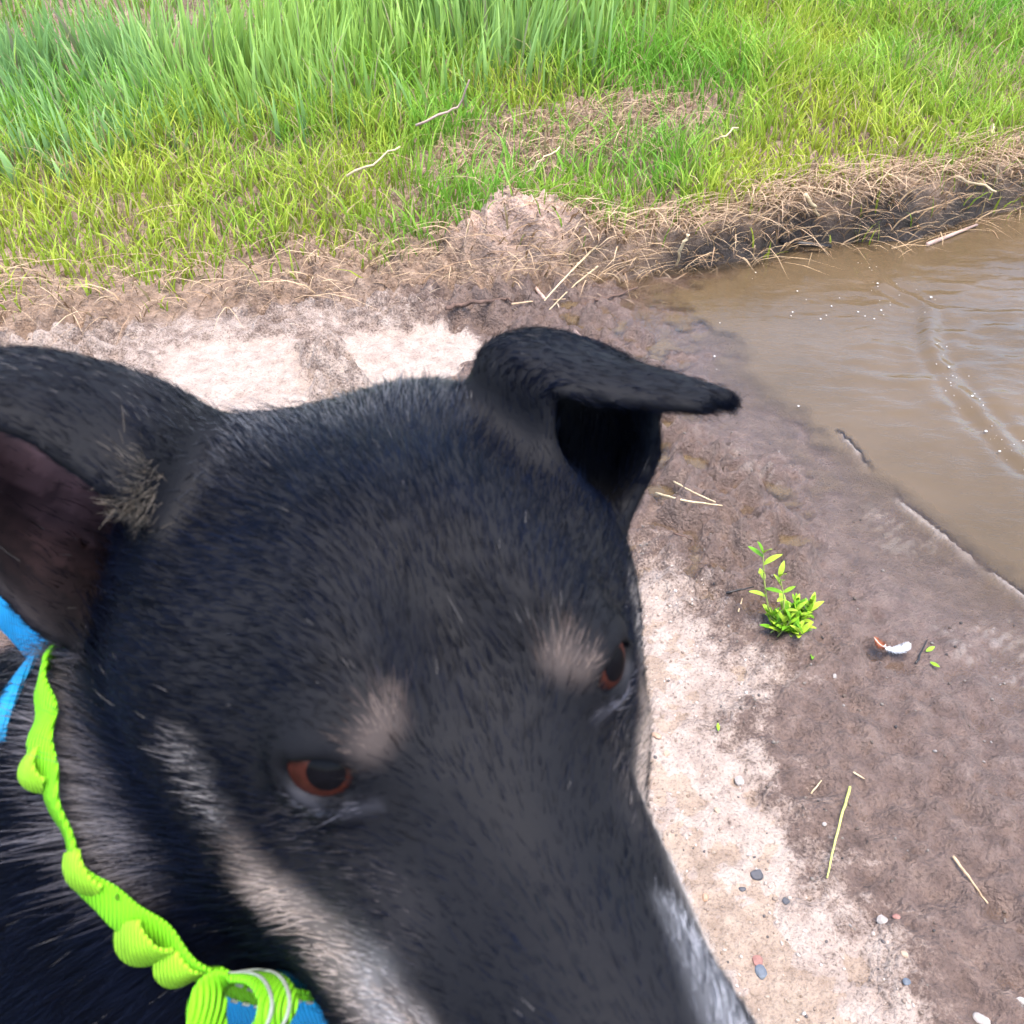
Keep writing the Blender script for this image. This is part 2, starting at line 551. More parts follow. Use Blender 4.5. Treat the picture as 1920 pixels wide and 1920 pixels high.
_tp = gp(1070, 235, .15)
if True:
    # short lawn-like grass
    def pr(x, y):
        d = bank_d(x, y)
        st = np.interp(x, [-1.5, -.6, -.15, .3, .8, 3], [.13, .14, .12, .07, .05, .05])
        p = sstep(st - 0.06, st + 0.16, d + 0.16 * fbm(x, y, 6, 2, 60)) * sstep(0.75, 0.1, tall_d(x, y))
        tuft = 0.30 * sstep(0.0, .12, d) * (fbm(x, y, 9, 2, 61) > 0.12) * sstep(.5, 0, x)
        bare = sstep(.62, .30, np.hypot(((x - _tp[0]) * .9 + (y - _tp[1]) * .45) / 1.2, ((y - _tp[1]) * .9 - (x - _tp[0]) * .45) / .5))
        return np.maximum(p * (1 - .8 * bare), tuft) * np.clip(1.2 - 0.14 * d, .35, 1)
    rt = scatter(158000, (-3.6, 2.9), (1.7, 5.3), pr)
    n = len(rt)
    x, y = rt[:, 0], rt[:, 1]
    f = np.clip(0.5 + 1.3 * fbm(x, y, 2.4, 3, 100) + rng.normal(0, .14, n) - 0.55 * sstep(.25, .9, bank_d(x, y)) + .28, 0, 1)
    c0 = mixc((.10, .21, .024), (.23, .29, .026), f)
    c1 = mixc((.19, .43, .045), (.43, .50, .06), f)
    dryk = rng.uniform(0, 1, n) < (0.09 + 0.25 * np.clip(fbm(x, y, 3, 2, 101) * 2 - .1, 0, 1))
    c0[dryk] = (.20, .155, .075)
    c1[dryk] = (.40, .32, .18)
    hg = rng.uniform(.045, .105, n) * (0.70 + 0.9 * np.clip(bank_d(x, y), 0, 1.2)) * (.8 + .8 * np.clip(fbm(x, y, 5, 2, 102) + .3, 0, 1))
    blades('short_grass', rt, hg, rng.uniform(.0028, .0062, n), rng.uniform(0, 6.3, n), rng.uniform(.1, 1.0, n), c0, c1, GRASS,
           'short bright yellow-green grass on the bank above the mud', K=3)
    # tall meadow grass behind
    def pr(x, y):
        t_ = tall_d(x, y)
        gap = sstep(.2, .9, t_ - np.interp(x, [-3, -.9, 0.0, .6, 4], [.42, .50, 1.2, 4, 5]))
        return sstep(-0.05, 0.3, t_) * (1 - .93 * gap) * (.55 + .45 * (fbm(x, y, 4, 2, 110) > -.1))
    rt = scatter(68000, (-4.6, 3.9), (2.3, 6.6), pr)
    n = len(rt)
    x, y = rt[:, 0], rt[:, 1]
    f = np.clip(0.35 + 1.4 * fbm(x, y, 1.7, 3, 111) + rng.normal(0, .16, n) + .25 * sstep(-.2, 1.5, x), 0, 1)
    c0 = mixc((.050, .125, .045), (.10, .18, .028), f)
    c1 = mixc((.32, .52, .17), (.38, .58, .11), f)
    dryk = rng.uniform(0, 1, n) < .05
    c1[dryk] = (.40, .34, .22)
    hs = np.interp(x, [-3, -1.2, -.4, .4, 1.5, 4], [.46, .52, .85, 1.35, 1.3, 1.3])
    hg = rng.uniform(.22, .50, n) * hs * (.55 + .55 * sstep(0, .7, tall_d(x, y)))
    clump = 2.6 + 2.2 * fbm(x, y, 2.0, 2, 112) * 3
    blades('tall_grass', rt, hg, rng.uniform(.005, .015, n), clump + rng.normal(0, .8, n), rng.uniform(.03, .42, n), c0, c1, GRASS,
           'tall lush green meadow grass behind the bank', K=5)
    # dead straw and roots hanging over the bank edge
    def pr(x, y):
        d = bank_d(x, y)
        w = np.interp(x, [-1.5, -.4, .2, 1, 3], [.20, .22, .14, .13, .15])
        e = sstep(-.05, .03, d) * sstep(w + .1, w - .06, d) * (.35 + .65 * sstep(-.1, .5, x))
        b2 = .9 * sstep(.5, .2, np.hypot(((x - _tp[0]) * .9 + (y - _tp[1]) * .45) / 1.2, ((y - _tp[1]) * .9 - (x - _tp[0]) * .45) / .5))
        return np.maximum(e, b2) + .025 * sstep(.1, .3, d)
    rt = scatter(125000, (-2.6, 2.9), (1.6, 4.4), lambda x, y: np.clip(pr(x, y), 0, 1) * np.where((bank_d(x, y) < .13) & (x > -.1), 1, .5) * np.where((bank_d(x, y) < .03) & (x > .35), .6, 1))
    n = len(rt)
    rt[:, 2] += rng.uniform(0, .012, n)
    f = rng.uniform(0, 1, n)
    c0 = mixc((.17, .105, .062), (.34, .235, .135), f)
    c1 = mixc((.30, .195, .12), (.58, .44, .28), f)
    blades('dead_straw', rt, rng.uniform(.03, .105, n), rng.uniform(.0018, .005, n), rng.uniform(0, 6.3, n) * .5 - 2.9, rng.uniform(.9, 2.6, n), c0, c1, STRAW,
           'tangled dead straw and roots along the bank edge')
    def pr2(x, y):
        d = bank_d(x, y)
        return sstep(.02, .05, d) * sstep(.14, .08, d) * sstep(.1, .4, x) * (fbm(x, y, 6, 2, 130) > -.12)
    rt = scatter(26000, (.1, 2.6), (1.9, 3.4), pr2)
    n = len(rt)
    f = rng.uniform(0, 1, n)
    blades('hanging_straw', rt, rng.uniform(.035, .10, n), rng.uniform(.002, .0055, n), rng.normal(-1.6, .5, n), rng.uniform(1.6, 3.2, n), mixc((.15, .09, .055), (.33, .23, .13), f),
           mixc((.22, .14, .09), (.50, .37, .24), f), STRAW, 'dry straw and roots hanging over the undercut bank above the water', curl=.8)
    # thin litter strewn over the soil at the foot of the grass
    rt = scatter(3800, (-1.5, 1.2), (1.45, 2.6), lambda x, y: .55 * sstep(-.22, .02, bank_d(x, y)) * sstep(.35, .15, bank_d(x, y)))
    n = len(rt)
    f = rng.uniform(0, 1, n)
    blades('straw_litter', rt + np.array([0, 0, .004]), rng.uniform(.012, .05, n), rng.uniform(.0015, .004, n), rng.uniform(0, 6.3, n), rng.uniform(0, 1.4, n),
           mixc((.20, .14, .10), (.42, .34, .25), f), mixc((.20, .14, .10), (.45, .36, .27), f), STRAW, 'fine straw litter strewn on the soil below the grass', flat=True)
    # dead grey brush on the bare soil behind the tall grass
    n = 900
    x = rng.uniform(-3.6, .3, n)
    y = rng.uniform(4.2, 7.0, n)
    rt = np.stack([x, y, terrain(x, y) + rng.uniform(0, .25, n)], 1)
    f = rng.uniform(0, 1, n)
    blades('dead_brush', rt, rng.uniform(.15, .7, n), rng.uniform(.004, .013, n), rng.uniform(0, 6.3, n), rng.uniform(.5, 3.0, n), mixc((.06, .045, .045), (.24, .20, .19), f),
           mixc((.14, .11, .11), (.34, .29, .28), f), STRAW, 'tangle of dead grey stems on the bare soil behind the tall grass')

# ---------------------------------------------------------------- dog: one continuous body from a distance field
HR = np.array([[0.44212381, 0.89646618, -0.02957913], [-0.89273482, 0.44299959, 0.08231585], [0.08689691, -0.00998748, 0.99616724]])
HT = np.array([-0.01051069, 0.15810093, 0.76259641])
NECK_C = np.array([-.0783, .214, .6835])
NECK_N = np.array([-.653, .005, -.757])


def h2w(p):
    return np.asarray(p) @ HR.T + HT


def w2h(p):
    return (np.asarray(p) - HT) @ HR


def ell(P, c, r):
    q = P - np.asarray(c, np.float32)
    r = np.asarray(r, np.float32)
    a = np.sqrt(((q / r) ** 2).sum(-1))
    b = np.sqrt(((q / (r * r)) ** 2).sum(-1)) + 1e-9
    return a * (a - 1) / b


def cone(P, a, b, ra, rb, sq=(1, 1, 1)):
    a, b = np.asarray(a, np.float32), np.asarray(b, np.float32)
    s = np.asarray(sq, np.float32)
    P = P / s
    a, b = a / s, b / s
    d = b - a
    t_ = np.clip(((P - a) @ d) / (d @ d), 0, 1)
    return np.sqrt(((P - a - t_[..., None] * d) ** 2).sum(-1)) - (ra + (rb - ra) * t_)


def smin(a, b, k):
    h_ = np.clip(0.5 + 0.5 * (b - a) / k, 0, 1)
    return b * (1 - h_) + a * h_ - k * h_ * (1 - h_)


def smax(a, b, k):
    return -smin(-a, -b, k)


EYE_R = 0.0125
EYE_C = [np.array([-0.005, s * 0.0335, 0.0005]) for s in (-1, 1)]
EYE_D = [np.array([0.78, s * 0.50, 0.38]) / np.linalg.norm([0.78, 0.50, 0.38]) for s in (-1, 1)]


def head_base(q):
    d = ell(q, (-.078, 0, -.020), (.090, .070, .058))
    d = smin(d, ell(q, (-.044, 0, -.010), (.050, .055, .038)), .03)
    for s in (-1, 1):
        d = smin(d, ell(q, (-.016, s * .025, .010), (.020, .016, .014)), .014)      # brow
        d = smin(d, ell(q, (-.052, s * .047, -.052), (.052, .026, .036)), .02)       # cheek
        d = smin(d, ell(q, (-.085, s * .052, -.050), (.045, .028, .046)), .025)      # ruff
    for s in (-1, 1):
        d = smin(d, ell(q, (-.105, s * .036, .008), (.032, .030, .026)), .02)         # muscle at the ear root
        d = smin(d, ell(q, (-.068, s * .054, -.014), (.036, .022, .030)), .02)        # temple
    d = smax(d, -ell(q, (.030, 0, .030), (.050, .010, .024)), .022)                  # stop furrow
    m = cone(q, (-.01, 0, -.030), (.100, 0, -.040), .030, .025, (1, .82, .88))
    d = smin(d, m, .03)
    for s in (-1, 1):
        d = smin(d, ell(q, (.070, s * .0165, -.050), (.040, .0150, .026)), .018)       # lips
        d = smin(d, ell(q, (-.012, s * .037, -.074), (.056, .016, .020)), .018)
        d = smin(d, ell(q, (.008, s * .026, -.050), (.046, .015, .026)), .02)
    d = smin(d, cone(q, (-.05, 0, -.082), (.085, 0, -.076), .030, .017), .010)       # lower jaw
    d = smin(d, ell(q, (.112, 0, -.030), (.012, .018, .014)), .012)                  # nose
    return d


def head_sdf(q):
    d = head_base(q)
    for e, dr in zip(EYE_C, EYE_D):
        s = np.sign(e[1])
        up = np.cross(dr, np.cross([0, 0, 1.0], dr))
        up /= np.linalg.norm(up)
        sd_ = np.cross(up, dr)
        rel = q - e.astype(np.float32)
        A = rel @ dr.astype(np.float32)
        U = rel @ up.astype(np.float32)
        Sx = rel @ sd_.astype(np.float32)
        op = np.sqrt((Sx / 1.08) ** 2 + ((U + .0022) / np.where(U > -.0022, .50, .62)) ** 2)                                # almond opening along the eye's axis
        cut = np.maximum(op - .0098, -(A - .004))
        d = smax(d, -cut, .005)
        ball = np.sqrt((rel ** 2).sum(-1))
        lid = np.maximum(ball - (EYE_R + .0032), .0088 - op)                          # thin lids hugging the eyeball
        lid = np.maximum(lid, -(A + .002))
        d = smin(d, lid, .006)
    return d


def body_sdf(P, x):
    n = NECK_N
    d = cone(P, NECK_C - n * .03, NECK_C + n * .03, .058, .076)
    d = smin(d, cone(P, NECK_C + n * .03, NECK_C + n * .14, .076, .096), .015)
    d = smin(d, cone(P, NECK_C + n * .14, (-.27, .215, .50), .094, .120), .05)
    d = smin(d, ell(P, (-.36, .215, .47), (.20, .125, .155)), .06)
    k = np.searchsorted(x, -.12)
    P, full = P[:k], d
    d = d[:k]
    d = smin(d, cone(P, (-.40, .215, .47), (-.78, .215, .49), .135, .105), .05)
    d = smin(d, ell(P, (-.84, .215, .47), (.12, .11, .115)), .05)
    for s in (-1, 1):
        d = smin(d, cone(P, (-.28, .215 + s * .085, .46), (-.33, .215 + s * .095, .30), .062, .042), .04)
        d = smin(d, cone(P, (-.33, .215 + s * .095, .30), (-.30, .215 + s * .09, .09), .038, .022), .02)
        d = smin(d, cone(P, (-.30, .215 + s * .09, .09), (-.285, .215 + s * .09, .035), .022, .024), .015)
        d = smin(d, ell(P, (-.262, .215 + s * .09, .022), (.045, .030, .022)), .012)
        d = smin(d, cone(P, (-.85, .215 + s * .075, .45), (-.77, .215 + s * .095, .29), .085, .050), .04)
        d = smin(d, cone(P, (-.77, .215 + s * .095, .29), (-.93, .215 + s * .09, .16), .044, .024), .02)
        d = smin(d, cone(P, (-.93, .215 + s * .09, .16), (-.90, .215 + s * .09, .035), .022, .022), .015)
        d = smin(d, ell(P, (-.875, .215 + s * .09, .022), (.045, .029, .022)), .012)
    d = smin(d, cone(P, (-.93, .215, .52), (-1.06, .215, .40), .034, .028), .03)
    d = smin(d, cone(P, (-1.06, .215, .40), (-1.13, .215, .20), .030, .014), .02)
    full[:k] = d
    return full


def patch(ctrl, n=46):
    """smooth sheet through a 5x5 net of points"""
    c_ = np.array(ctrl, float)

    def cat(P, k):
        m = len(P)
        u = np.linspace(0, m - 1.0001, k)
        i = u.astype(int)
        f = (u - i)[:, None, None]
        g = lambda j: P[np.clip(j, 0, m - 1)]
        p0, p1, p2, p3 = g(i - 1), g(i), g(i + 1), g(i + 2)
        return .5 * (2 * p1 + (p2 - p0) * f + (2 * p0 - 5 * p1 + 4 * p2 - p3) * f ** 2 + (3 * p1 - p0 - 3 * p2 + p3) * f ** 3)
    a = cat(c_, n)
    return cat(a.transpose(1, 0, 2), n).transpose(1, 0, 2)


EAR_R = [[dp(*p) for p in row] for row in [
    [(380, 1020, .312), (425, 940, .318), (475, 870, .335), (360, 990, .360), (230, 1150, .335)],
    [(250, 960, .258), (310, 850, .270), (360, 765, .300), (190, 900, .330), (120, 1200, .290)],
    [(150, 880, .250), (190, 770, .262), (200, 700, .290), (60, 840, .325), (20, 1120, .285)],
    [(20, 800, .245), (20, 720, .255), (0, 672, .280), (-90, 800, .310), (-90, 1000, .280)],
    [(-160, 760, .245), (-165, 740, .250), (-175, 735, .265), (-185, 770, .275), (-180, 810, .265)]]]
EAR_L = [[dp(*p) for p in row] for row in [
    [(1030, 900, .300), (940, 830, .325), (1050, 890, .340), (1140, 940, .332), (1165, 975, .315)],
    [(1030, 790, .295), (900, 725, .315), (1030, 740, .345), (1170, 780, .340), (1222, 865, .312)],
    [(1040, 735, .290), (930, 660, .305), (1010, 632, .325), (1150, 680, .325), (1225, 775, .312)],
    [(1140, 748, .288), (1085, 690, .298), (1130, 676, .310), (1230, 712, .312), (1265, 752, .308)],
    [(1315, 765, .292), (1330, 752, .296), (1362, 742, .300), (1366, 748, .301), (1358, 758, .298)]]]

t0 = __import__('time').time()
fine = 0.0025
hx = np.concatenate([np.arange(-1.20, -.32, .013), np.arange(-.32, -.235, .006), np.arange(-.235, .115, fine)])
hy = np.concatenate([np.arange(.015, .335, fine), np.arange(.335, .40, .008)])
hz = np.concatenate([np.arange(-.01, .50, .012), np.arange(.50, .60, .006), np.arange(.60, .875, fine)])
GX, GY, GZ = [a.astype(np.float32) for a in np.meshgrid(hx, hy, hz, indexing='ij')]
P = np.stack([GX, GY, GZ], -1)
SD = body_sdf(P, hx).astype(np.float32)
i0 = np.searchsorted(hx, -.235)
k0 = np.searchsorted(hz, .58)
Ph = P[i0:, :, k0:]
hd = head_sdf(((Ph - HT.astype(np.float32)) @ HR.astype(np.float32)))
SD[i0:, :, k0:] = smin(SD[i0:, :, k0:], hd, .014)
del GX, GY, GZ
EARPTS = []
for ctrl, thick in ((EAR_R, .0028), (EAR_L, .0029)):
    S = patch(ctrl, 60)
    pts = S.reshape(-1, 3)
    EARPTS.append(S)
    E = np.full(SD.shape, 0.05, np.float32)
    mg = .012
    for p in pts:
        a = [np.searchsorted(ax, p[i] - mg) for i, ax in enumerate((hx, hy, hz))]
        b = [np.searchsorted(ax, p[i] + mg) for i, ax in enumerate((hx, hy, hz))]
        sl = tuple(slice(u, v) for u, v in zip(a, b))
        loc = P[sl]
        if loc.size:
            E[sl] = np.minimum(E[sl], np.sqrt(((loc - p.astype(np.float32)) ** 2).sum(-1)) - thick)
    SD = np.where(E < .045, smin(SD, E, .010), SD)


def surface_nets(S, ax):
    ins = S < 0
    c8 = [S[i:S.shape[0] - 1 + i, j:S.shape[1] - 1 + j, k:S.shape[2] - 1 + k] for i in (0, 1) for j in (0, 1) for k in (0, 1)]
    i8 = np.stack([c < 0 for c in c8])
    act = i8.any(0) & ~i8.all(0)
    idx = np.argwhere(act)
    num = np.full(act.shape, -1, np.int32)
    num[act] = np.arange(len(idx))
    base = np.stack([ax[a][idx[:, a]] for a in range(3)], 1)
    size = np.stack([ax[a][idx[:, a] + 1] for a in range(3)], 1) - base
    vals = np.stack([c[act] for c in c8], 1)
    corners = np.array([(i, j, k) for i in (0, 1) for j in (0, 1) for k in (0, 1)], float)
    acc = np.zeros((len(idx), 3))
    cnt = np.zeros(len(idx))
    for a in range(8):
        for b in range(a + 1, 8):
            if np.abs(corners[a] - corners[b]).sum() != 1:
                continue
            va, vb = vals[:, a], vals[:, b]
            cr = (va < 0) != (vb < 0)
            t_ = np.where(cr, va / np.where(cr, va - vb, 1), 0)
            acc += np.where(cr[:, None], corners[a] + t_[:, None] * (corners[b] - corners[a]), 0)
            cnt += cr
    V = base + size * acc / cnt[:, None]
    Q = []
    for a in range(3):
        u, v = (a + 1) % 3, (a + 2) % 3
        s0 = [slice(None)] * 3
        s1 = [slice(None)] * 3
        s0[a] = slice(0, -1)
        s1[a] = slice(1, None)
        A, B = ins[tuple(s0)], ins[tuple(s1)]
        for flip in (False, True):
            e = np.argwhere(A & ~B if not flip else ~A & B)
            ok = (e[:, u] > 0) & (e[:, v] > 0) & (e[:, u] < S.shape[u] - 1) & (e[:, v] < S.shape[v] - 1)
            e = e[ok]
            q = []
            for du, dv in ((-1, -1), (0, -1), (0, 0), (-1, 0)):
                f = e.copy()
                f[:, u] += du
                f[:, v] += dv
                q.append(num[f[:, 0], f[:, 1], f[:, 2]])
            q = np.stack(q, 1)
            Q.append(q[:, ::-1] if flip else q)
    return V, np.concatenate(Q)


DV, DQ = surface_nets(SD, (hx, hy, hz))
del P, Ph
for it in range(5):                                        # light smoothing
    fr_ = DQ[:, [0, 1, 2, 3, 1, 2, 3, 0]].ravel()
    to_ = DQ[:, [1, 2, 3, 0, 0, 1, 2, 3]].ravel()
    k = np.bincount(fr_, minlength=len(DV))
    s = np.stack([np.bincount(fr_, DV[to_, a], len(DV)) for a in range(3)], 1)
    DV = DV + 0.45 * (s / k[:, None] - DV)
fn = np.cross(DV[DQ[:, 2]] - DV[DQ[:, 0]], DV[DQ[:, 3]] - DV[DQ[:, 1]])
FA = np.linalg.norm(fn, axis=1) / 2
VN = np.stack([np.bincount(DQ.ravel(), np.repeat(fn[:, a], 4), len(DV)) for a in range(3)], 1)
VN /= np.linalg.norm(VN, axis=1)[:, None] + 1e-12
print('dog mesh', len(DV), round(__import__('time').time() - t0, 1))


def seg_w(q, a, b, r, soft=.5):
    a, b = np.asarray(a), np.asarray(b)
    d = b - a
    t_ = np.clip(((q - a) @ d) / (d @ d + 1e-12), 0, 1)
    return sstep(r, r * (1 - soft), np.linalg.norm(q - a - t_[:, None] * d, axis=1))


def ear_info(p):
    """for each point: ear index or -1, row and column along the ear sheet, distance"""
    best = np.full(len(p), 1e9)
    who = np.full(len(p), -1)
    rr = np.zeros(len(p))
    cc = np.zeros(len(p))
    for e, S in enumerate(EARPTS):
        S2 = S[::2, ::2]
        lo_, hi_ = S.reshape(-1, 3).min(0) - .012, S.reshape(-1, 3).max(0) + .012
        flat = S2.reshape(-1, 3)
        near = ((p > lo_) & (p < hi_)).all(1)
        ids = np.nonzero(near)[0]
        for ch in np.array_split(ids, max(1, len(ids) // 4000)):
            D = ((p[ch][:, None] - flat[None]) ** 2).sum(-1)
            j = D.argmin(1)
            m = np.sqrt(D[np.arange(len(ch)), j])
            up = m < best[ch]
            cu = ch[up]
            best[cu] = m[up]
            who[cu] = e
            rr[cu] = (j[up] // S2.shape[1]) / (S2.shape[0] - 1)
            cc[cu] = (j[up] % S2.shape[1]) / (S2.shape[1] - 1)
    who[best > .009] = -1
    return who, rr, cc, best


def ear_normal(e, r, c):
    S = EARPTS[e]
    n = S.shape[0]
    i = np.clip((r * (n - 1)).astype(int), 1, n - 2)
    j = np.clip((c * (n - 1)).astype(int), 1, n - 2)
    du = S[i + 1, j] - S[i - 1, j]
    dv = S[i, j + 1] - S[i, j - 1]
    m = np.cross(du, dv)
    return m / (np.linalg.norm(m, axis=1)[:, None] + 1e-9), du / (np.linalg.norm(du, axis=1)[:, None] + 1e-9)


def paint(q, c, near, solid=False):
    """pale markings and painted sheen of the head, in the head's own axes"""
    n_ = len(q)

    def tint(w, colour, frac=1.0):
        nonlocal c
        if solid:
            w = np.clip(w, 0, 1) * frac * .30 * near
            c = c * (1 - w[:, None]) + np.asarray(colour)[None] * w[:, None]
            return
        w = np.clip(w, 0, 1) * (rng.uniform(0, 1, n_) < frac) * near
        cc_ = np.asarray(colour)[None] * rng.uniform(.65, 1.3, n_)[:, None]
        c = c * (1 - w[:, None]) + cc_ * w[:, None]

    def poly_w(pts, r, s, soft=.6):
        w = np.zeros(n_)
        pp = [np.array(p) * np.array([1, -s, 1]) for p in pts]
        for a, b in zip(pp[:-1], pp[1:]):
            w = np.maximum(w, seg_w(q, a, b, r, soft))
        return w


    ne = np.minimum(*[np.linalg.norm(q - (e + d_ * .006), axis=1) for e, d_ in zip(EYE_C, EYE_D)])
    tint(sstep(.019, .013, ne), (.0022, .0026, .0045), 1.0)
    for s in (-1, 1):
        tint(poly_w([(.0065, -.0225, .0140), (.0090, -.0275, .0110)], .0088, s, 1.0) * np.clip(.85 + 2.2 * fbm(q[:, 0] + q[:, 2], q[:, 1], 130, 2, 240), .15, 1), (.165, .128, .114), .9)
        tint(poly_w([(-.115, -.03, .030), (-.115, .03, .030)], .045, s, 1.0), (.10, .105, .12), .22)  # grey sky sheen on the crown, painted as paler hairs
        tint(poly_w([(.001, -.0445, -.0035), (.0085, -.0385, -.0075), (.013, -.0300, -.0045)], .0035, s, .8), (.09, .09, .11), .8)  # thin reflection along the lower lid, painted as a pale line
        jaw = [(-.026, -.068, -.006), (-.0183, -.0640, -.0222), (-.0070, -.0600, -.0365), (.0060, -.053, -.043), (.0150, -.0480, -.0475), (.0300, -.042, -.0490), (.048, -.036, -.045), (.072, -.032, -.047), (.10, -.028, -.050)]
        tint(np.maximum(poly_w(jaw[1:], .0120, s, .9), poly_w(jaw[4:], .0165, s, .9)) * sstep(-.018, .002, q[:, 0]), (.42, .345, .30), .97)
        tint(poly_w(jaw[:2], .011, s, .9), (.16, .15, .15), .5)
        # greying from the lips upwards, denser towards the nose
        up_ = [(-.004, -.052, -.034), (.012, -.045, -.044), (.032, -.038, -.044), (.060, -.031, -.044), (.095, -.027, -.042)]
        tint(poly_w(up_, .021, s, 1.0) * sstep(-.01, .06, q[:, 0]) * np.clip(.6 + 1.8 * fbm(q[:, 0] * .6, q[:, 2] + q[:, 1], 110, 2, 242), 0, 1), (.32, .305, .305), .8)
        tint(poly_w(up_[2:], .017, s, .9) * np.clip(.6 + 2.0 * fbm(q[:, 0] * .6, q[:, 2] + q[:, 1], 160, 2, 241), 0, 1), (.46, .44, .44), .7)
        tint(poly_w([(.058, -.024, -.026), (.070, -.022, -.023), (.084, -.019, -.021), (.10, -.018, -.024)], .011, s, .9), (.36, .37, .41), .7 if s > 0 else .0)
        tint(poly_w([(.004, -.048, -.016), (.030, -.034, -.022)], .014, s, 1.0), (.10, .09, .09), .25)
        # grey ruff of the neck behind the cheek
        tint(poly_w([(-.1006, -.0936, -.0316), (-.0749, -.094, -.0355), (-.0571, -.0902, -.0422), (-.0444, -.0872, -.0529)], .024, s, .9) * sstep(.010, -.004, (h2w(q) - NECK_C) @ NECK_N), (.15, .14, .155), .85)
    c[:, :] = np.where((near & (np.abs(q[:, 1]) < .011) & (q[:, 0] > .02))[:, None], np.minimum(c, .012), c)
    return c


V_EAR = ear_info(DV)
who, er, ec, eb = V_EAR
skin = np.tile(np.array([.005, .0052, .007]), (len(DV), 1))
for e in (0, 1):
    k = who == e
    m, _ = ear_normal(e, er[k], ec[k])
    # the hollow side of the ear looks at the middle of its rim
    S = EARPTS[e]
    mid = (S[30, 0] + S[30, -1]) / 2
    hollow = ((VN[k] * (mid - DV[k])).sum(1) > 0)
    w = hollow * np.exp(-((ec[k] - .62) / .17) ** 2 - ((er[k] - .42) / .26) ** 2) * np.clip(.8 + 1.2 * fbm(er[k], ec[k], 9, 3, 250), .3, 1.1)  # pink fades to dark at the edges, painting the shade inside the ear
    tgt = np.array([.62, .33, .32]) if e == 0 else np.array([.008, .006, .006])
    skin[k] = skin[k] * (1 - w[:, None]) + tgt * w[:, None]
vq = w2h(DV)
skin = paint(vq, skin, (np.linalg.norm(vq - np.array([-.03, 0, -.03]), axis=1) < .2) & (who < 0), True)
dme = mesh_np('body', DV, quads=DQ, smooth=True, colr=skin, attr='Skin')
t = NT('dog_skin')
t.l(t.n('ShaderNodeAttribute', attribute_name='Skin').outputs['Color'], t.b.inputs['Base Color'])
t.b.inputs['Roughness'].default_value = 0.7
t.b.inputs['Specular IOR Level'].default_value = 0.12
t.l(t.bump(t.noise(400, 3, .6, t.coord()), .4, .0006), t.b.inputs['Normal'])
dog = empty('dog', (-.55, .215, 0), label='black dog with a grey muzzle and tan eyebrow spots close up', cat='dog')


def part(name, me, mat, parent, **kw):
    o = obj(name, me, mat, parent, **kw)
    root = parent
    off = Vector((0, 0, 0))
    while root is not None:
        off += root.location
        root = root.parent
    o.location = -off if parent.parent is None else (0, 0, 0)
    return o


body = part('body', dme, t.m, dog)

# ---- fur
AREA_MUL = np.ones(len(DQ))
fc = DV[DQ].mean(1)
fh = w2h(fc)
is_head = (np.linalg.norm(fc - h2w((-.03, 0, -.03)), axis=1) < .21)
dens = np.where(is_head, 3.3e6, 0.10e6)
dens = np.where(V_EAR[0][DQ[:, 0]] >= 0, 3.2e6, dens)
wgt = FA * dens
nh = int(wgt.sum())
print('hairs', nh)
ch = rng.choice(len(DQ), nh, p=wgt / wgt.sum())
a_, b_ = rng.uniform(0, 1, (2, nh))
q4 = DV[DQ[ch]]
n4 = VN[DQ[ch]]
wts = np.stack([(1 - a_) * (1 - b_), a_ * (1 - b_), a_ * b_, (1 - a_) * b_], 1)[..., None]
root = (q4 * wts).sum(1)
nor = (n4 * wts).sum(1)
nor /= np.linalg.norm(nor, axis=1)[:, None]
hq = w2h(root)
head_near = is_head[ch]
first = DQ[ch, 0]
who, er, ec, eb = [a[first] for a in V_EAR]

# flow of the coat, in the head's own axes: from the nose back over the skull, down the cheeks
fl = np.zeros((nh, 3))
fl[:, 0] = -1.0
fl[:, 1] = np.sign(hq[:, 1]) * np.clip(np.abs(hq[:, 1]) * 14, 0, .7)
fl[:, 2] = -np.clip(-(hq[:, 2] + .01) * 10, 0, .9)
flow = fl @ HR.T
body_flow = np.tile(np.array([-.75, 0, -.65]), (nh, 1))
wb = sstep(.10, .17, np.linalg.norm(hq - np.array([-.02, 0, -.03]), axis=1))[:, None]
nk = sstep(-.02, .05, (root - NECK_C) @ NECK_N)[:, None]
flow = flow * (1 - np.maximum(wb, nk)) + body_flow * np.maximum(wb, nk)
L = np.where(head_near, .0105 - .0040 * sstep(-.10, -.02, hq[:, 0]), .030)
muz = sstep(.0, .03, hq[:, 0]) * head_near
L = L * (1 - .30 * muz)
rf = np.clip(seg_w(hq, (-.09, -.07, -.06), (-.06, -.05, -.10), .06) + seg_w(hq, (-.09, .07, -.06), (-.06, .05, -.10), .06), 0, 1)
L = L + .016 * rf * head_near
noff = (root - NECK_C) @ NECK_N
L = np.where(head_near & (noff > -.028) & (noff < .004) & (who < 0) & (hq[:, 0] < .0), L * .5 + .017, np.where(head_near & (nk[:, 0] > .1) & (who < 0), .016, L))
for e in (0, 1):
    k = who == e
    if k.any():
        _, du = ear_normal(e, er[k], ec[k])
        flow[k] = du
        L[k] = .0055
near_eye = np.minimum(*[np.linalg.norm(hq - (e + d_ * .006), axis=1) for e, d_ in zip(EYE_C, EYE_D)])
L = np.where(near_eye < .0115, .0020, np.where(near_eye < .017, .0045, L))
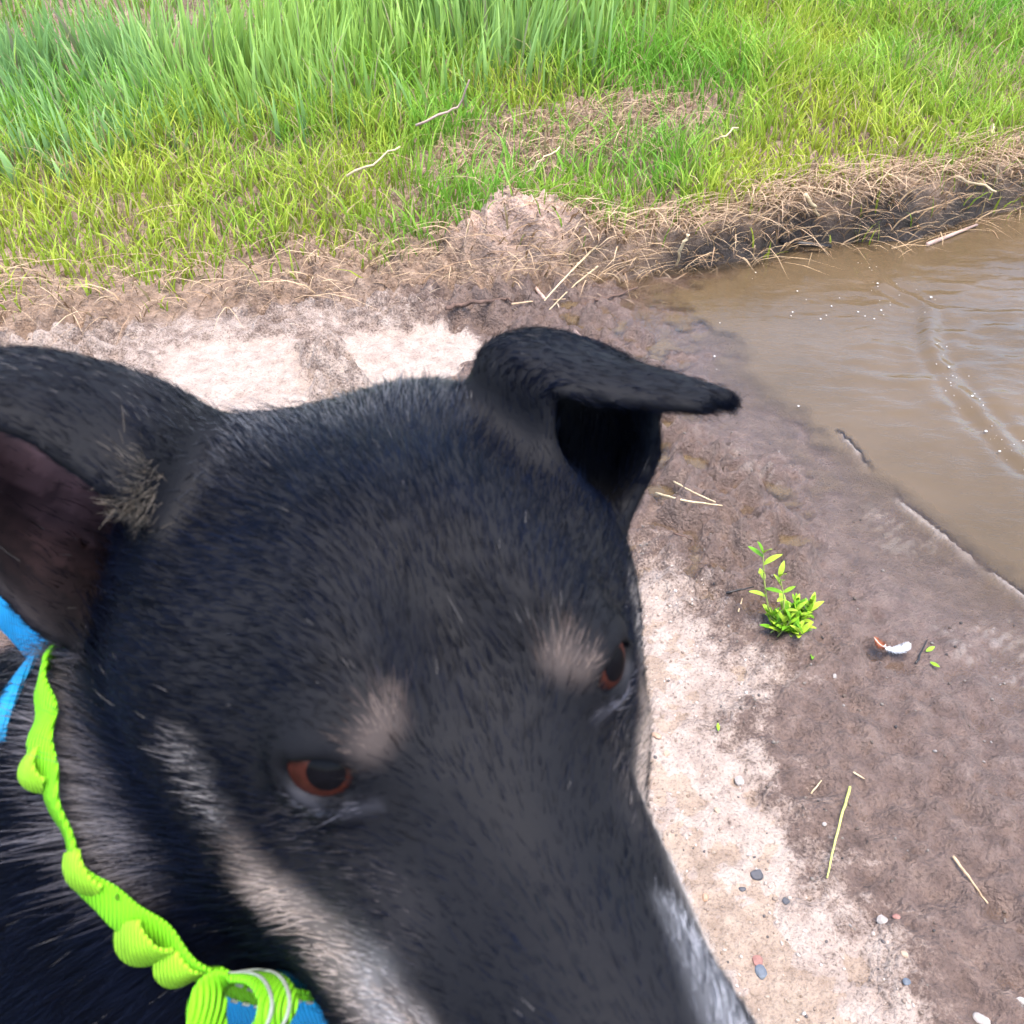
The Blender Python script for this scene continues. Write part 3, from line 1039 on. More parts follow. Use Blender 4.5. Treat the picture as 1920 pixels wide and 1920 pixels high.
# larger waves in the lie of the coat
cl = np.stack([fbm(hq[:, 0] + hq[:, 2], hq[:, 1], 45, 2, s) for s in (201, 202, 203)], 1)
flow = flow + cl * .28
tan = flow - nor * (flow * nor).sum(1)[:, None]
tan /= np.linalg.norm(tan, axis=1)[:, None] + 1e-9
stray = rng.uniform(0, 1, nh) < .025
L = L * rng.uniform(.65, 1.25, nh) * np.where(stray, 1.7, 1)
lift = np.where(muz > .5, .26, .24) + rng.normal(0, .06, nh) + .22 * stray
jit = rng.normal(0, .11, (nh, 3))
dirv = tan + nor * lift[:, None] + jit
dirv /= np.linalg.norm(dirv, axis=1)[:, None]

# coat colours, with some sheen painted in
bright = np.clip(1 + .9 * fbm(hq[:, 0] * 1.0 + .3 * hq[:, 2], hq[:, 1], 120, 2, 220) + rng.normal(0, .4, nh), .3, 2.8)
c = np.tile(np.array([.0015, .0025, .0070]), (nh, 1)) * bright[:, None]
# grizzle over skull and cheeks
gz = rng.uniform(0, 1, nh) < (.003 + .10 * sstep(-.08, -.13, hq[:, 0]))
c[gz & head_near] = np.array([.09, .085, .085])


blu = sstep(.0, .05, hq[:, 0]) * sstep(.022, .008, np.abs(hq[:, 1])) + .6 * sstep(-.02, -.06, hq[:, 0]) * sstep(.0, .02, hq[:, 2])  # bluish highlight painted into the hairs of muzzle ridge and skull top
blu = np.clip(blu, 0, 1) * head_near * np.clip(.7 + 1.5 * fbm(hq[:, 0] * .4, hq[:, 1], 90, 2, 260), 0, 1.3) * (who < 0)
c = c + np.array([.0022, .0036, .0080])[None] * (blu * rng.uniform(.3, 1.5, nh))[:, None]
c = paint(hq, c, head_near)
tf = [(-.0860, -.0570, .0515), (-.0839, -.0563, .0485), (-.0779, -.0581, .0389), (-.0784, -.0527, .0247)]
wt_ = np.zeros(nh)
for a, b in zip(tf[:-1], tf[1:]):
    wt_ = np.maximum(wt_, seg_w(hq, a, b, .0100, 1.0))
k = (who == 0) & (rng.uniform(0, 1, nh) < wt_) & (ec < .2)
c[k] = np.array([.13, .11, .09]) * rng.uniform(.3, 1.2, k.sum())[:, None]
L[k] *= 1.15
dirv[k] = dirv[k] * .6 + .8 * (dp(300, 960, .27) - dp(240, 830, .255)) / .02 * .4 + rng.normal(0, .05, (k.sum(), 3))
hole = np.zeros(nh, bool)
for e in (0, 1):
    k = (who == e)
    S = EARPTS[e]
    mid = (S[30, 0] + S[30, -1]) / 2
    hol = k & ((nor * (mid - root)).sum(1) > 0) & (ec > .14) & (er < .88)
    hole |= hol & (rng.uniform(0, 1, nh) < (.95 if e == 0 else .0))
    L[hol] *= 1.5
nose_w = np.linalg.norm((hq - np.array([.116, 0, -.030])) / np.array([1, 1.1, 1]), axis=1) < .021
eyeball = near_eye < .0098
keep = ~(hole | nose_w | eyeball)
root, dirv, nor, L, c = root[keep], dirv[keep], nor[keep], L[keep], c[keep]
head_near = head_near[keep]
nh = len(root)
dirv /= np.linalg.norm(dirv, axis=1)[:, None]
S_ = np.array([0, .35, .7, 1.0])
bend = np.where(head_near, .22, .35)
pts = root[:, None] - nor[:, None] * .0006 + dirv[:, None] * (L[:, None] * S_)[..., None] \
    - nor[:, None] * (bend[:, None] * L[:, None] * S_ ** 2)[..., None] + np.array([0, 0, -1.0]) * ((L * .10)[:, None] * S_ ** 2)[..., None]
rad = np.where(head_near, .000085, .00038)[:, None] * np.array([1, .9, .65, .15])
hc = bpy.data.hair_curves.new('fur')
hc.add_curves([4] * nh)
hc.attributes['position'].data.foreach_set('vector', pts.astype(np.float32).ravel())
ra = hc.attributes.get('radius') or hc.attributes.new('radius', 'FLOAT', 'POINT')
ra.data.foreach_set('value', rad.astype(np.float32).ravel())
ca = hc.attributes.new('HairCol', 'FLOAT_COLOR', 'CURVE')
ca.data.foreach_set('color', np.c_[c, np.ones(nh)].astype(np.float32).ravel())
t = NT('dog_fur')
t.l(t.n('ShaderNodeAttribute', attribute_name='HairCol').outputs['Color'], t.b.inputs['Base Color'])
t.b.inputs['Roughness'].default_value = 0.32
t.b.inputs['Specular IOR Level'].default_value = 0.07
hc.materials.append(t.m)
fur = part('fur', hc, None, dog)
scene.cycles_curves.shape = 'RIBBONS' if hasattr(scene, 'cycles_curves') else None

# ---- eyes and nose
def sphere_cap(c_, d_, r, ang, n=24, m=10, rmul=1.0):
    d_ = Vector(d_).normalized()
    qt = d_.to_track_quat('Z', 'Y')
    V, Q = [], []
    for i in range(m + 1):
        th = ang * i / m
        for j in range(n):
            ph_ = 2 * math.pi * j / n
            v = qt @ Vector((math.sin(th) * math.cos(ph_), math.sin(th) * math.sin(ph_), math.cos(th))) * (r * rmul)
            V.append(np.array(c_) + np.array(v))
    for i in range(m):
        for j in range(n):
            Q.append((i * n + j, (i + 1) * n + j, (i + 1) * n + (j + 1) % n, i * n + (j + 1) % n))
    return np.array(V), np.array(Q)


def gloss(name, c_, rough, coat=1.0):
    m = simple_mat(name, c_, rough, .4, 300, .2, .1, .0002)
    b = m.node_tree.nodes['Principled BSDF']
    b.inputs['Coat Weight'].default_value = coat
    b.inputs['Coat Roughness'].default_value = .03
    return m


M_EYE = gloss('eye_dark', (.012, .007, .006), .5, .10)
M_EYE.node_tree.nodes['Principled BSDF'].inputs['Specular IOR Level'].default_value = .06
M_IRIS = gloss('iris_amber', (.034, .009, .006), .5, .10)
M_IRIS.node_tree.nodes['Principled BSDF'].inputs['Specular IOR Level'].default_value = .06
M_PUP = gloss('pupil_black', (.002, .002, .003), .6, .10)
M_PUP.node_tree.nodes['Principled BSDF'].inputs['Specular IOR Level'].default_value = .03
for s, e, d_ in zip((-1, 1), EYE_C, EYE_D):
    gaze = np.array([.80, s * .40 + .04, .28])
    ew = h2w(e)
    gw = HR @ gaze
    V, Q = sphere_cap(ew, gw, EYE_R, math.pi * .97)
    eye = part('eye', mesh_np('eye', V, quads=Q, smooth=True), M_EYE, dog)
    V, Q = sphere_cap(ew, gw, EYE_R, .86, rmul=1.012)
    part('iris', mesh_np('iris', V, quads=Q, smooth=True), M_IRIS, eye)
    V, Q = sphere_cap(ew, gw, EYE_R, .37, rmul=1.022)
    part('pupil', mesh_np('pupil', V, quads=Q, smooth=True), M_PUP, eye)
V, Q = sphere_cap((0, 0, 0), (1, 0, 0), 1.0, math.pi * .985, 28, 16)
V = V * np.array([.0135, .0205, .0155])
V[:, 1] *= 1 - .25 * sstep(.0, -.014, V[:, 2])
for s in (-1, 1):
    dd = np.linalg.norm((V - np.array([.011, s * .0115, -.002])) / np.array([1, 1, .8]), axis=1)
    V[:, 0] -= .006 * sstep(.0065, .001, dd)
part('nose', mesh_np('nose', h2w(V + np.array([.1165, 0, -.030])), quads=Q, smooth=True), gloss('nose_leather', (.012, .011, .012), .45, .3), dog)

# ---------------------------------------------------------------- collar and harness on the dog
_e1 = np.cross(NECK_N, [0, 0, 1.0]); _e1 /= np.linalg.norm(_e1)
_e2 = np.cross(NECK_N, _e1)


def ringpt(deg, r, off=0.0):
    a = np.radians(deg)
    rd = np.cos(a)[..., None] * _e1 + np.sin(a)[..., None] * _e2
    return NECK_C + NECK_N * np.asarray(off)[..., None] + rd * np.asarray(r)[..., None], rd


def band(P, W, w, th, closed=False):
    """strap of width w along W and thickness th, rounded at the edges"""
    P = np.asarray(P, float)
    T = np.gradient(P, axis=0) if not closed else np.roll(P, -1, 0) - np.roll(P, 1, 0)
    T /= np.linalg.norm(T, axis=1)[:, None]
    W = W - T * (W * T).sum(1)[:, None]
    W /= np.linalg.norm(W, axis=1)[:, None]
    N = np.cross(T, W)
    w = np.broadcast_to(w, len(P))[:, None]
    pro = [(-.5, -.2), (-.44, -.5), (0, -.5), (.44, -.5), (.5, -.2), (.5, .2), (.44, .5), (0, .5), (-.44, .5), (-.5, .2)]
    V = np.stack([P + W * (a * w) + N * (b * th) for a, b in pro], 1)
    n, m = len(P), len(pro)
    Q = []
    for i in range(n if closed else n - 1):
        j = (i + 1) % n
        for k in range(m):
            Q.append((i * m + k, i * m + (k + 1) % m, j * m + (k + 1) % m, j * m + k))
    if not closed:
        for e in (0, n - 1):
            for k in (0, 1, 2, 3):
                Q.append(tuple(e * m + x for x in (k, k + 1, 8 - k, 9 - k)) if k < 4 else None)
    return V.reshape(-1, 3), np.array(Q), N


def webbing(name, c_, rough=.75):
    t = NT(name)
    co = t.coord()
    wv = t.n('ShaderNodeTexWave', i_Scale=260.0, i_Distortion=.6)
    t.l(co, wv.inputs['Vector'])
    f = t.noise(60, 4, .6, co)
    t.l(t.ramp(f, [(.25, tuple(x * .72 for x in c_)), (.75, tuple(min(1, x * 1.15) for x in c_))]), t.b.inputs['Base Color'])
    t.b.inputs['Roughness'].default_value = rough
    t.b.inputs['Specular IOR Level'].default_value = .25
    t.l(t.bump(wv.outputs['Fac'], .9, .0008), t.b.inputs['Normal'])
    return t.m


M_GREEN = webbing('neon_green_webbing', (.15, .48, .008))
M_LIME = webbing('lime_fabric', (.24, .52, .02))
M_BLUE = webbing('blue_webbing', (.008, .28, .58))
M_THREAD = simple_mat('grey_reflective_thread', (.20, .23, .21), .5, .3, 200)
collar = empty('collar', tuple(NECK_C), label='neon green fabric collar with bunched folds and a hanging loop on the dog\'s neck', cat='collar')


def cpart(name, me, mat, parent=collar, **kw):
    o = obj(name, me, mat, parent, **kw)
    o.location = -parent.location
    return o


th = np.linspace(0, 360, 180, endpoint=False)
ruf = np.where((th > 185) & (th < 285), .8, .2)
r_ = np.interp(th, [0, 120, 190, 235, 262, 275, 330, 360], [.078, .0865, .0822, .0815, .0812, .074, .070, .078]) + ruf * (.0011 * np.sin(np.radians(th * 14)) + .0009 * np.sin(np.radians(th * 27 + 40)))
off = .003 + ruf * .003 * np.sin(np.radians(th * 7 + 20))
P_, rd = ringpt(th, r_, off)
tw = ruf * .5 * np.sin(np.radians(th * 9 + 60))
W_ = np.cos(tw)[:, None] * NECK_N + np.sin(tw)[:, None] * rd
V, Q, N_ = band(P_, W_, np.interp(th, [0, 150, 185, 192, 285, 300, 360], [.013, .013, .013, .010, .0082, .013, .013]), .0016, True)
strap = cpart('strap', mesh_np('strap', V, quads=Q, smooth=True), M_GREEN)
# two rows of grey stitches on the flat part
sv, sq = [], []
for row in (-.0045, .0045):
    for a in np.arange(146, 184, 2.6):
        aa = np.array([a, a + 1.3])
        pp, rr_ = ringpt(aa, np.interp(aa, th, r_) + .0017, np.interp(aa, th, off) + row)
        V, Q, _ = band(np.array([pp[0], (pp[0] + pp[1]) / 2, pp[1]]), np.tile(NECK_N, (3, 1)), .0011, .0007)
        sq.append(Q + len(sv) * len(V))
        sv.append(V)
so = obj('stitching', mesh_np('stitching', np.concatenate(sv), quads=np.concatenate(sq)), M_THREAD, strap)
# bunched folds of fabric: short arched ribbons
for a0, a1, bulge, w0, lean_ in ((192.0, 202.0, .0034, .0135, .002), (184.5, 192.5, .0032, .0130, .002), (210, 219, .0020, .0085, .001), (233, 241, .0028, .0085, .002)):
    aa = np.linspace(a0, a1, 15)
    sn = np.sin(np.linspace(0, math.pi, 15))
    pp, rr_ = ringpt(aa, .0825 + bulge * sn ** .8, .003 + lean_ * sn)
    tw_ = np.linspace(-.12, .12, 15)
    V, Q, _ = band(pp, np.cos(tw_)[:, None] * NECK_N + np.sin(tw_)[:, None] * rr_, w0 * (.8 + .3 * sn), .0016)
    cpart('fabric_fold', mesh_np('fabric_fold', V, quads=Q, smooth=True), M_LIME)
# pointed end of fabric sticking out
pa = dp(232, 1690, .262)
pb = dp(178, 1697, .266)
V, Q, _ = band(np.array([pa, pa * .5 + pb * .5, pb]), np.tile(NECK_N, (3, 1)), np.array([.006, .004, .0008]), .0015)
cpart('fabric_end', mesh_np('fabric_end', V, quads=Q), M_LIME)
# hanging loop
lp = [(500, 1838, .258), (520, 1880, .250), (500, 1930, .247), (450, 1965, .248), (400, 1950, .253), (388, 1900, .258), (405, 1850, .262), (450, 1832, .264)]
lp = np.array([dp(*p) for p in lp])
m_ = len(lp)
uu = np.linspace(0, m_, 60, endpoint=False)
ii0 = uu.astype(int)
ff = (uu - ii0)[:, None]
g_ = lambda j: lp[j % m_]
lc = .5 * (2 * g_(ii0) + (g_(ii0 + 1) - g_(ii0 - 1)) * ff + (2 * g_(ii0 - 1) - 5 * g_(ii0) + 4 * g_(ii0 + 1) - g_(ii0 + 2)) * ff ** 2 + (3 * g_(ii0) - g_(ii0 - 1) - 3 * g_(ii0 + 1) + g_(ii0 + 2)) * ff ** 3)
wdir = np.tile(CR[2] * .75 + CR[0] * .55 - CR[1] * .25, (60, 1))
V, Q, NL = band(lc, wdir, .0125, .0022, True)
loop = cpart('loop', mesh_np('loop', V, quads=Q, smooth=True), M_GREEN)
ctr = lc.mean(0)
for row in (-.003, .003):
    outw = lc - ctr
    outw /= np.linalg.norm(outw, axis=1)[:, None]
    sgn = np.sign((NL * outw).sum(1))[:, None]
    V, Q, _ = band(lc + NL * sgn * .0014 + wdir / np.linalg.norm(wdir[0]) * row, wdir, .0011, .0006, True)
    obj('stitching', mesh_np('stitching', V, quads=Q), M_THREAD, loop)

harness = empty('harness', (-.27, .215, .5), label='bright blue webbing harness partly hidden in the dog\'s black neck fur', cat='harness')
th = np.linspace(0, 360, 160, endpoint=False)
r_ = np.interp(th, [0, 120, 130, 164, 172, 245, 256, 300, 310, 360], [.082, .082, .082, .076, .070, .070, .082, .082, .082, .082])
off = np.interp(th, [0, 150, 180, 240, 262, 280, 360], [.040, .017, .018, .05, .040, .034, .045])
P_, rd = ringpt(th, r_, off)
V, Q, _ = band(P_, np.tile(NECK_N, (160, 1)), .028, .003, True)
cpart('neck_strap', mesh_np('neck_strap', V, quads=Q, smooth=True), M_BLUE, harness)
for pts_, nm in (([(-140, 1060, .352), (-40, 1110, .342), (20, 1160, .334), (78, 1228, .330), (120, 1300, .336)], 'shoulder_strap'),
                 ([(400, 1872, .284), (470, 1890, .282), (560, 1903, .286), (660, 1910, .294), (780, 1905, .315)], 'chest_strap')):
    cp_ = np.array([dp(*p) for p in pts_])
    t_ = np.linspace(0, 4, 24)
    P_ = np.stack([np.interp(t_, np.arange(5), cp_[:, a]) for a in range(3)], 1)
    for _ in range(6):
        P_[1:-1] = (P_[:-2] + 2 * P_[1:-1] + P_[2:]) / 4
    V, Q, _ = band(P_, np.tile(NECK_N, (24, 1)), .012 if nm == 'shoulder_strap' else .020, .0028)
    cpart(nm, mesh_np(nm, V, quads=Q, smooth=True), M_BLUE, harness)
aa = np.linspace(0, 2 * math.pi, 72, endpoint=False)
P_ = np.stack([np.full(72, -.50), .215 + .136 * np.sin(aa), .475 + .150 * np.cos(aa)], 1)
V, Q, _ = band(P_, np.tile([1.0, 0, 0], (72, 1)), .026, .003, True)
cpart('belly_strap', mesh_np('belly_strap', V, quads=Q, smooth=True), M_BLUE, harness)
xx = np.linspace(0, 1, 24)
P_ = np.stack([-.19 - .31 * xx, np.full(24, .215), .66 - .035 * xx ** .5], 1)
V, Q, _ = band(P_, np.tile([0, 1.0, 0], (24, 1)), .026, .003)
cpart('back_strap', mesh_np('back_strap', V, quads=Q, smooth=True), M_BLUE, harness)

# ---------------------------------------------------------------- small things on the mud
def tube(P, r, n=7, jit=0.0, seed=0):
    P = np.asarray(P, float)
    g = np.random.default_rng(seed)
    T = np.gradient(P, axis=0)
    T /= np.linalg.norm(T, axis=1)[:, None]
    U = np.cross(T, [0.13, 0.21, 1.0])
    U /= np.linalg.norm(U, axis=1)[:, None]
    W = np.cross(T, U)
    r = np.broadcast_to(r, len(P))
    V = []
    for k in range(n):
        a = 2 * math.pi * k / n
        rr_ = r * (1 + jit * g.normal(0, 1, len(P)))
        V.append(P + (U * math.cos(a) + W * math.sin(a)) * rr_[:, None])
    V = np.stack(V, 1).reshape(-1, 3)
    Q = [(i * n + k, i * n + (k + 1) % n, (i + 1) * n + (k + 1) % n, (i + 1) * n + k) for i in range(len(P) - 1) for k in range(n)]
    V = np.vstack([V, P[0] - T[0] * r[0] * .4, P[-1] + T[-1] * r[-1] * .4])
    m = len(V)
    Tr = [(m - 2, (k + 1) % n, k) for k in range(n)] + [(m - 1, (len(P) - 1) * n + k, (len(P) - 1) * n + (k + 1) % n) for k in range(n)]
    return V, np.array(Q), np.array(Tr)


def path(px, lift, n=14, wob=.0):
    P = np.array([on_ground(u, v) for u, v in px])
    t_ = np.linspace(0, len(P) - 1, n)
    Q_ = np.stack([np.interp(t_, np.arange(len(P)), P[:, a]) for a in range(3)], 1)
    lf = np.interp(t_, np.arange(len(P)), np.broadcast_to(lift, len(P)))
    # lies on the tops of the clods it crosses
    hz_ = terrain(Q_[:, 0], Q_[:, 1])
    Q_[:, 2] += lf
    for _ in range(4):
        Q_[1:-1] = (Q_[:-2] + 2 * Q_[1:-1] + Q_[2:]) / 4
    Q_[:, 2] += max(0.0, float((hz_ + lf * .6 - Q_[:, 2]).max())) * .55
    if wob:
        Q_[1:-1] += rng.normal(0, wob, (len(Q_) - 2, 3))
    return Q_


def stalk(name, px, lift, r, mat, label, cat, group=None, n=14, wob=.0003, taper=.5):
    P = path(px, lift, n, wob)
    o0 = P[0].copy()
    V, Q, T = tube(P - o0, np.linspace(r, r * taper, len(P)), 7, .08, int(px[0][0]))
    o = obj(name, mesh_np(name, V, quads=Q, tris=T, smooth=True), mat, label=label, cat=cat, group=group)
    o.location = o0
    return o


M_STRAW = simple_mat('straw', (.46, .36, .22), .6, .35, 120)
M_STRAWD = simple_mat('old_straw', (.34, .24, .15), .7, .4, 120)
M_TWIG = simple_mat('twig_bark', (.085, .05, .038), .8, .45, 140)
M_DARK = simple_mat('black_wet_wood', (.012, .011, .012), .4, .4, 140)
M_YG = simple_mat('yellow_green_stem', (.42, .44, .12), .5, .25, 120)
M_PINK = simple_mat('bleached_wood', (.36, .25, .21), .6, .3, 120)

stalk('grass_stem', [(1592, 1480), (1578, 1530), (1562, 1590), (1550, 1648)], [.004, .006, .005, .002], .0017, M_YG,
      'straight yellow-green grass stem lying across the edge of dry and wet mud', 'stem')
stalk('straw', [(1785, 1610), (1815, 1650), (1850, 1698)], .003, .0019, M_STRAWD, 'brown straw lying on the mud near the grass stem and far from the plant', 'straw')
stalk('straw', [(1262, 918), (1300, 938), (1340, 952)], [.008, .006, .003], .0017, M_STRAW, 'upper straw of the crossed pair beside the folded ear', 'straw', 'straws beside the folded ear')
stalk('straw', [(1228, 940), (1280, 955), (1352, 962)], [.004, .004, .002], .0020, M_STRAW, 'lower flat straw of the crossed pair beside the folded ear', 'straw', 'straws beside the folded ear')
stalk('straw', [(1140, 478), (1100, 520), (1060, 560), (1020, 600)], [.012, .014, .012, .004], .0028, M_STRAW, 'long pale straw slanting down from the sandy mound to the mud', 'straw', 'straws by the sandy mound')
stalk('straw', [(1120, 515), (1075, 548), (1030, 590)], [.012, .009, .004], .0022, M_STRAW, 'shorter pale straw beside the long slanting one below the mound', 'straw', 'straws by the sandy mound')
stalk('straw', [(960, 588), (1000, 582), (1060, 578)], .004, .0022, M_STRAWD, 'dull straw lying level between dark twig and slanting straws', 'straw', 'straws by the sandy mound')
stalk('twig', [(838, 592), (870, 584), (905, 582), (935, 574), (960, 578)], [.006, .008, .006, .008, .004], .0055, M_TWIG, 'thick dark brown twig lying on the sand above the dog\'s head', 'twig', None, 16, .0018)
stalk('twig', [(1115, 568), (1150, 562), (1195, 545)], .004, .0032, M_TWIG, 'thin dark twig on the mud near the water corner', 'twig', None, 10, .001)
stalk('wood_chip', [(1004, 552), (1020, 572)], .004, .0045, M_PINK, 'short pale reed piece standing out below the sandy mound', 'reed', None, 5, .0003, .9)
stalk('wood_chip', [(1078, 630), (1100, 655)], .004, .005, M_PINK, 'short pale reed piece just behind the folded ear', 'reed', None, 5, .0003, .9)
stalk('twig', [(1360, 1120), (1390, 1113), (1412, 1108)], .003, .0018, M_DARK, 'thin black twig beside the base of the green plant', 'twig', None, 8, .0006)
stalk('twig', [(1715, 1247), (1726, 1230), (1737, 1203)], .004, .0015, M_DARK, 'tiny dark twig between the feather and the fallen leaf', 'twig', None, 6, .0006)
stalk('straw', [(1600, 1450), (1620, 1462)], .002, .0012, M_STRAW, 'tiny pale straw just above the yellow-green stem', 'straw', None, 5, .0002)
stalk('straw', [(1520, 1490), (1540, 1465)], .002, .0012, M_STRAW, 'tiny pale straw to the side of the yellow-green stem top', 'straw', None, 5, .0002)
stalk('straw', [(1383, 1155), (1390, 1130)], .003, .0011, M_STRAW, 'hair-thin pale straw between slab edge and green plant', 'straw', None, 5, .0002)
stalk('root', [(1262, 1005), (1290, 1015), (1300, 1020)], .002, .0014, M_TWIG, 'thin root lying on mud above the slab edge', 'root', None, 8, .0005)
# sticks at the bank and on the water
P = np.array([gp(1738, 458, WL + .005), gp(1785, 440, WL + .006), gp(1832, 421, WL + .006)])
V, Q, T = tube(P - P[0], [.006, .005, .003], 7, .1)
o = obj('floating_stick', mesh_np('floating_stick', V, quads=Q, tris=T, smooth=True), M_PINK, label='pale pinkish stick floating at the water edge by the bank', cat='stick'); o.location = P[0]
P = np.array([gp(1462, 452, .012), gp(1510, 458, .010), gp(1558, 462, .006)])
V, Q, T = tube(P - P[0], [.006, .007, .005], 7, .1)
o = obj('black_stick', mesh_np('black_stick', V, quads=Q, tris=T, smooth=True), M_DARK, label='short black wet stick under the overhanging bank at the waterline', cat='stick'); o.location = P[0]
for j, (px, r, lb) in enumerate([
        ([(1862, 235, .16), (1866, 290, .13), (1868, 345, .06)], .006, 'upright bleached dead stalk at the water end of the bank'),
        ([(1510, 365, .13), (1525, 385, .10), (1537, 412, .04)], .0055, 'tan dry blade hanging over the undercut of the bank'),
        ([(1790, 330, .12), (1835, 345, .10), (1868, 360, .09)], .004, 'thin bleached stalk leaning across the upright dead stalk'),
        ([(650, 330, .13), (700, 302, .17), (750, 275, .20)], .0035, 'pale straw arching over the green grass above the dog'),
        ([(985, 325, .14), (1015, 300, .18), (1050, 275, .20)], .003, 'thin pale straw tilted over the grass behind the sandy mound'),
        ([(1330, 268, .16), (1355, 255, .18), (1385, 240, .19)], .003, 'short pale straw lying on top of the bright grass'),
        ([(780, 235, .2), (840, 208, .24), (865, 200, .25), (880, 150, .32)], .0035, 'bent grey stalk at the foot of the tall grass'),
        ([(1290, 440, .10), (1275, 470, .06), (1268, 498, .01)], .0045, 'curled pale root reaching down the bank beside the mound')]):
    P = np.array([gp(*p) for p in px])
    t_ = np.linspace(0, len(P) - 1, 9)
    P = np.stack([np.interp(t_, np.arange(len(P)), P[:, a]) for a in range(3)], 1)
    P[1:-1] += rng.normal(0, .003, (7, 3))
    V, Q, T = tube(P - P[0], np.linspace(r, r * .6, 9), 7, .08, j)
    o = obj('dry_stalk', mesh_np('dry_stalk', V, quads=Q, tris=T, smooth=True), M_STRAW if j != 6 else M_PINK, label=lb, cat='stalk')
    o.location = P[0]


def pebble(u, v, size, mat, label, seed, flat=.55, sink=.36, name='pebble', cat='pebble'):
    import bmesh
    bm = bmesh.new()
    bmesh.ops.create_icosphere(bm, subdivisions=2, radius=1.0)
    g = np.random.default_rng(seed)
    pl = [Vector(g.normal(0, 1, 3)).normalized() for _ in range(7)]
    ct = g.uniform(.55, .85, 7)
    for vv in bm.verts:
        for a, cc_ in zip(pl, ct):
            e = vv.co.dot(a) - cc_
            if e > 0:
                vv.co -= a * e * .85
        vv.co *= 1 + .05 * mnoise.noise(vv.co * 2.5 + Vector((seed, 0, 0)))
    sc_ = g.uniform(.8, 1.2)
    size *= .88
    for vv in bm.verts:
        vv.co = Vector((vv.co.x * size * sc_, vv.co.y * size / sc_, vv.co.z * size * flat))
    me = bpy.data.meshes.new(name)
    bm.to_mesh(me)
    bm.free()
    p = on_ground(u, v)
    o = obj(name, me, mat, label=label, cat=cat)
    o.location = p + np.array([0, 0, size * flat * (1 - 2 * sink)])
    o.rotation_euler = (g.uniform(-.2, .2), g.uniform(-.2, .2), g.uniform(0, 6))
    return o


M_PB = {k: simple_mat('stone_' + k, c_, .65, .3, 150) for k, c_ in dict(
    dark=(.05, .05, .058), red=(.20, .095, .08), blue=(.075, .09, .115), peach=(.30, .19, .13), white=(.24, .215, .20), tan=(.30, .22, .16), yellow=(.55, .36, .12)).items()}
for u, v, sz, m_, lb in [
        (1420, 1641, .0085, 'dark', 'angular charcoal pebble on the pale sand near the dog\'s muzzle'),
        (1392, 1667, .0045, 'dark', 'small dark pebble just below the charcoal one'),
        (1420, 1803, .0080, 'red', 'reddish pebble touching a blue-grey one at the bottom of the sand'),
        (1427, 1824, .0082, 'blue', 'blue-grey pebble under the reddish one'),
        (1700, 1842, .0050, 'blue', 'small blue-grey pebble alone on the grey sand'),
        (1231, 1380, .0080, 'peach', 'peach pebble on pale slab beside the dog\'s cheek'),
        (1250, 1413, .0055, 'tan', 'small brown stone below the peach pebble'),
        (1387, 1465, .0085, 'white', 'pale grey pebble at the border of sand and mud'),
        (1322, 1683, .0055, 'peach', 'small orange pebble close to the muzzle'),
        (1320, 1152, .0055, 'yellow', 'yellow-orange crumb on the slab edge'),
        (1655, 1726, .0075, 'white', 'whitish stone half sunk in the mud below the straw'),
        (1680, 1720, .0050, 'red', 'small dark red stone beside the whitish one'),
        (1474, 1690, .0050, 'dark', 'dark round grain at the end of the dry sand'),
        (1840, 1912, .0080, 'white', 'pale stone at the bottom corner of the mud'),
        (1915, 1878, .0060, 'white', 'white stone chip at the bottom corner edge'),
        (1695, 1790, .0050, 'tan', 'tan pebble above the lone blue-grey one'),
        (1272, 620, .0110, 'dark', 'dark mud clod at the corner of the water'),
        (1565, 1268, .0040, 'white', 'tiny white chip on the churned mud'),
        (1345, 1520, .0050, 'tan', 'brown pebble on the sand beside the muzzle'),
        (1545, 1545, .0035, 'white', 'tiny pale chip beside the yellow-green stem')]:
    pebble(u, v, sz, M_PB[m_], lb, int(u * 7 + v))
# more stones pressed into the sand
import bmesh
gv, gt = [], []
g2 = np.random.default_rng(5)
ico = bmesh.new(); bmesh.ops.create_icosphere(ico, subdivisions=1, radius=1.0)
IV = np.array([v.co[:] for v in ico.verts]); IT = np.array([[v.index for v in f.verts] for f in ico.faces]); ico.free()
xy = g2.uniform((0.02, .38), (.80, 1.9), (5200, 2))
hh, dr_, we_, _, bd_, _, dw_ = terrain(xy[:, 0], xy[:, 1], True)
kk = (g2.uniform(0, 1, len(xy)) < .12 + .75 * dr_) & (dw_ > .02)
gc = []
for (x, y), h_, d_ in zip(xy[kk], hh[kk], dr_[kk]):
    r = g2.uniform(.0009, .0026)
    B = np.linalg.qr(g2.normal(0, 1, (3, 3)))[0] * (r * g2.uniform(.6, 1.3, 3))[:, None]
    gt.append(IT + len(gv) * len(IV))
    gv.append(IV * (1 + .15 * g2.normal(0, 1, (len(IV), 1))) @ B + np.array([x, y, h_ + r * .25]))
    c0 = np.array([(.33, .28, .245), (.18, .135, .11), (.42, .38, .36), (.07, .06, .06)][g2.choice(4, p=[.45, .35, .1, .1])]) * (1 if d_ > .4 else .4)
    gc.append(np.tile(c0, (len(IV), 1)))
t = NT('grit')
t.l(t.n('ShaderNodeAttribute', attribute_name='Col').outputs['Color'], t.b.inputs['Base Color'])
t.b.inputs['Roughness'].default_value = .8
obj('gravel', mesh_np('gravel', np.concatenate(gv), tris=np.concatenate(gt), colr=np.concatenate(gc)), t.m, kind='stuff', label='fine grit and sand grains scattered on slab and mud', cat='grit')

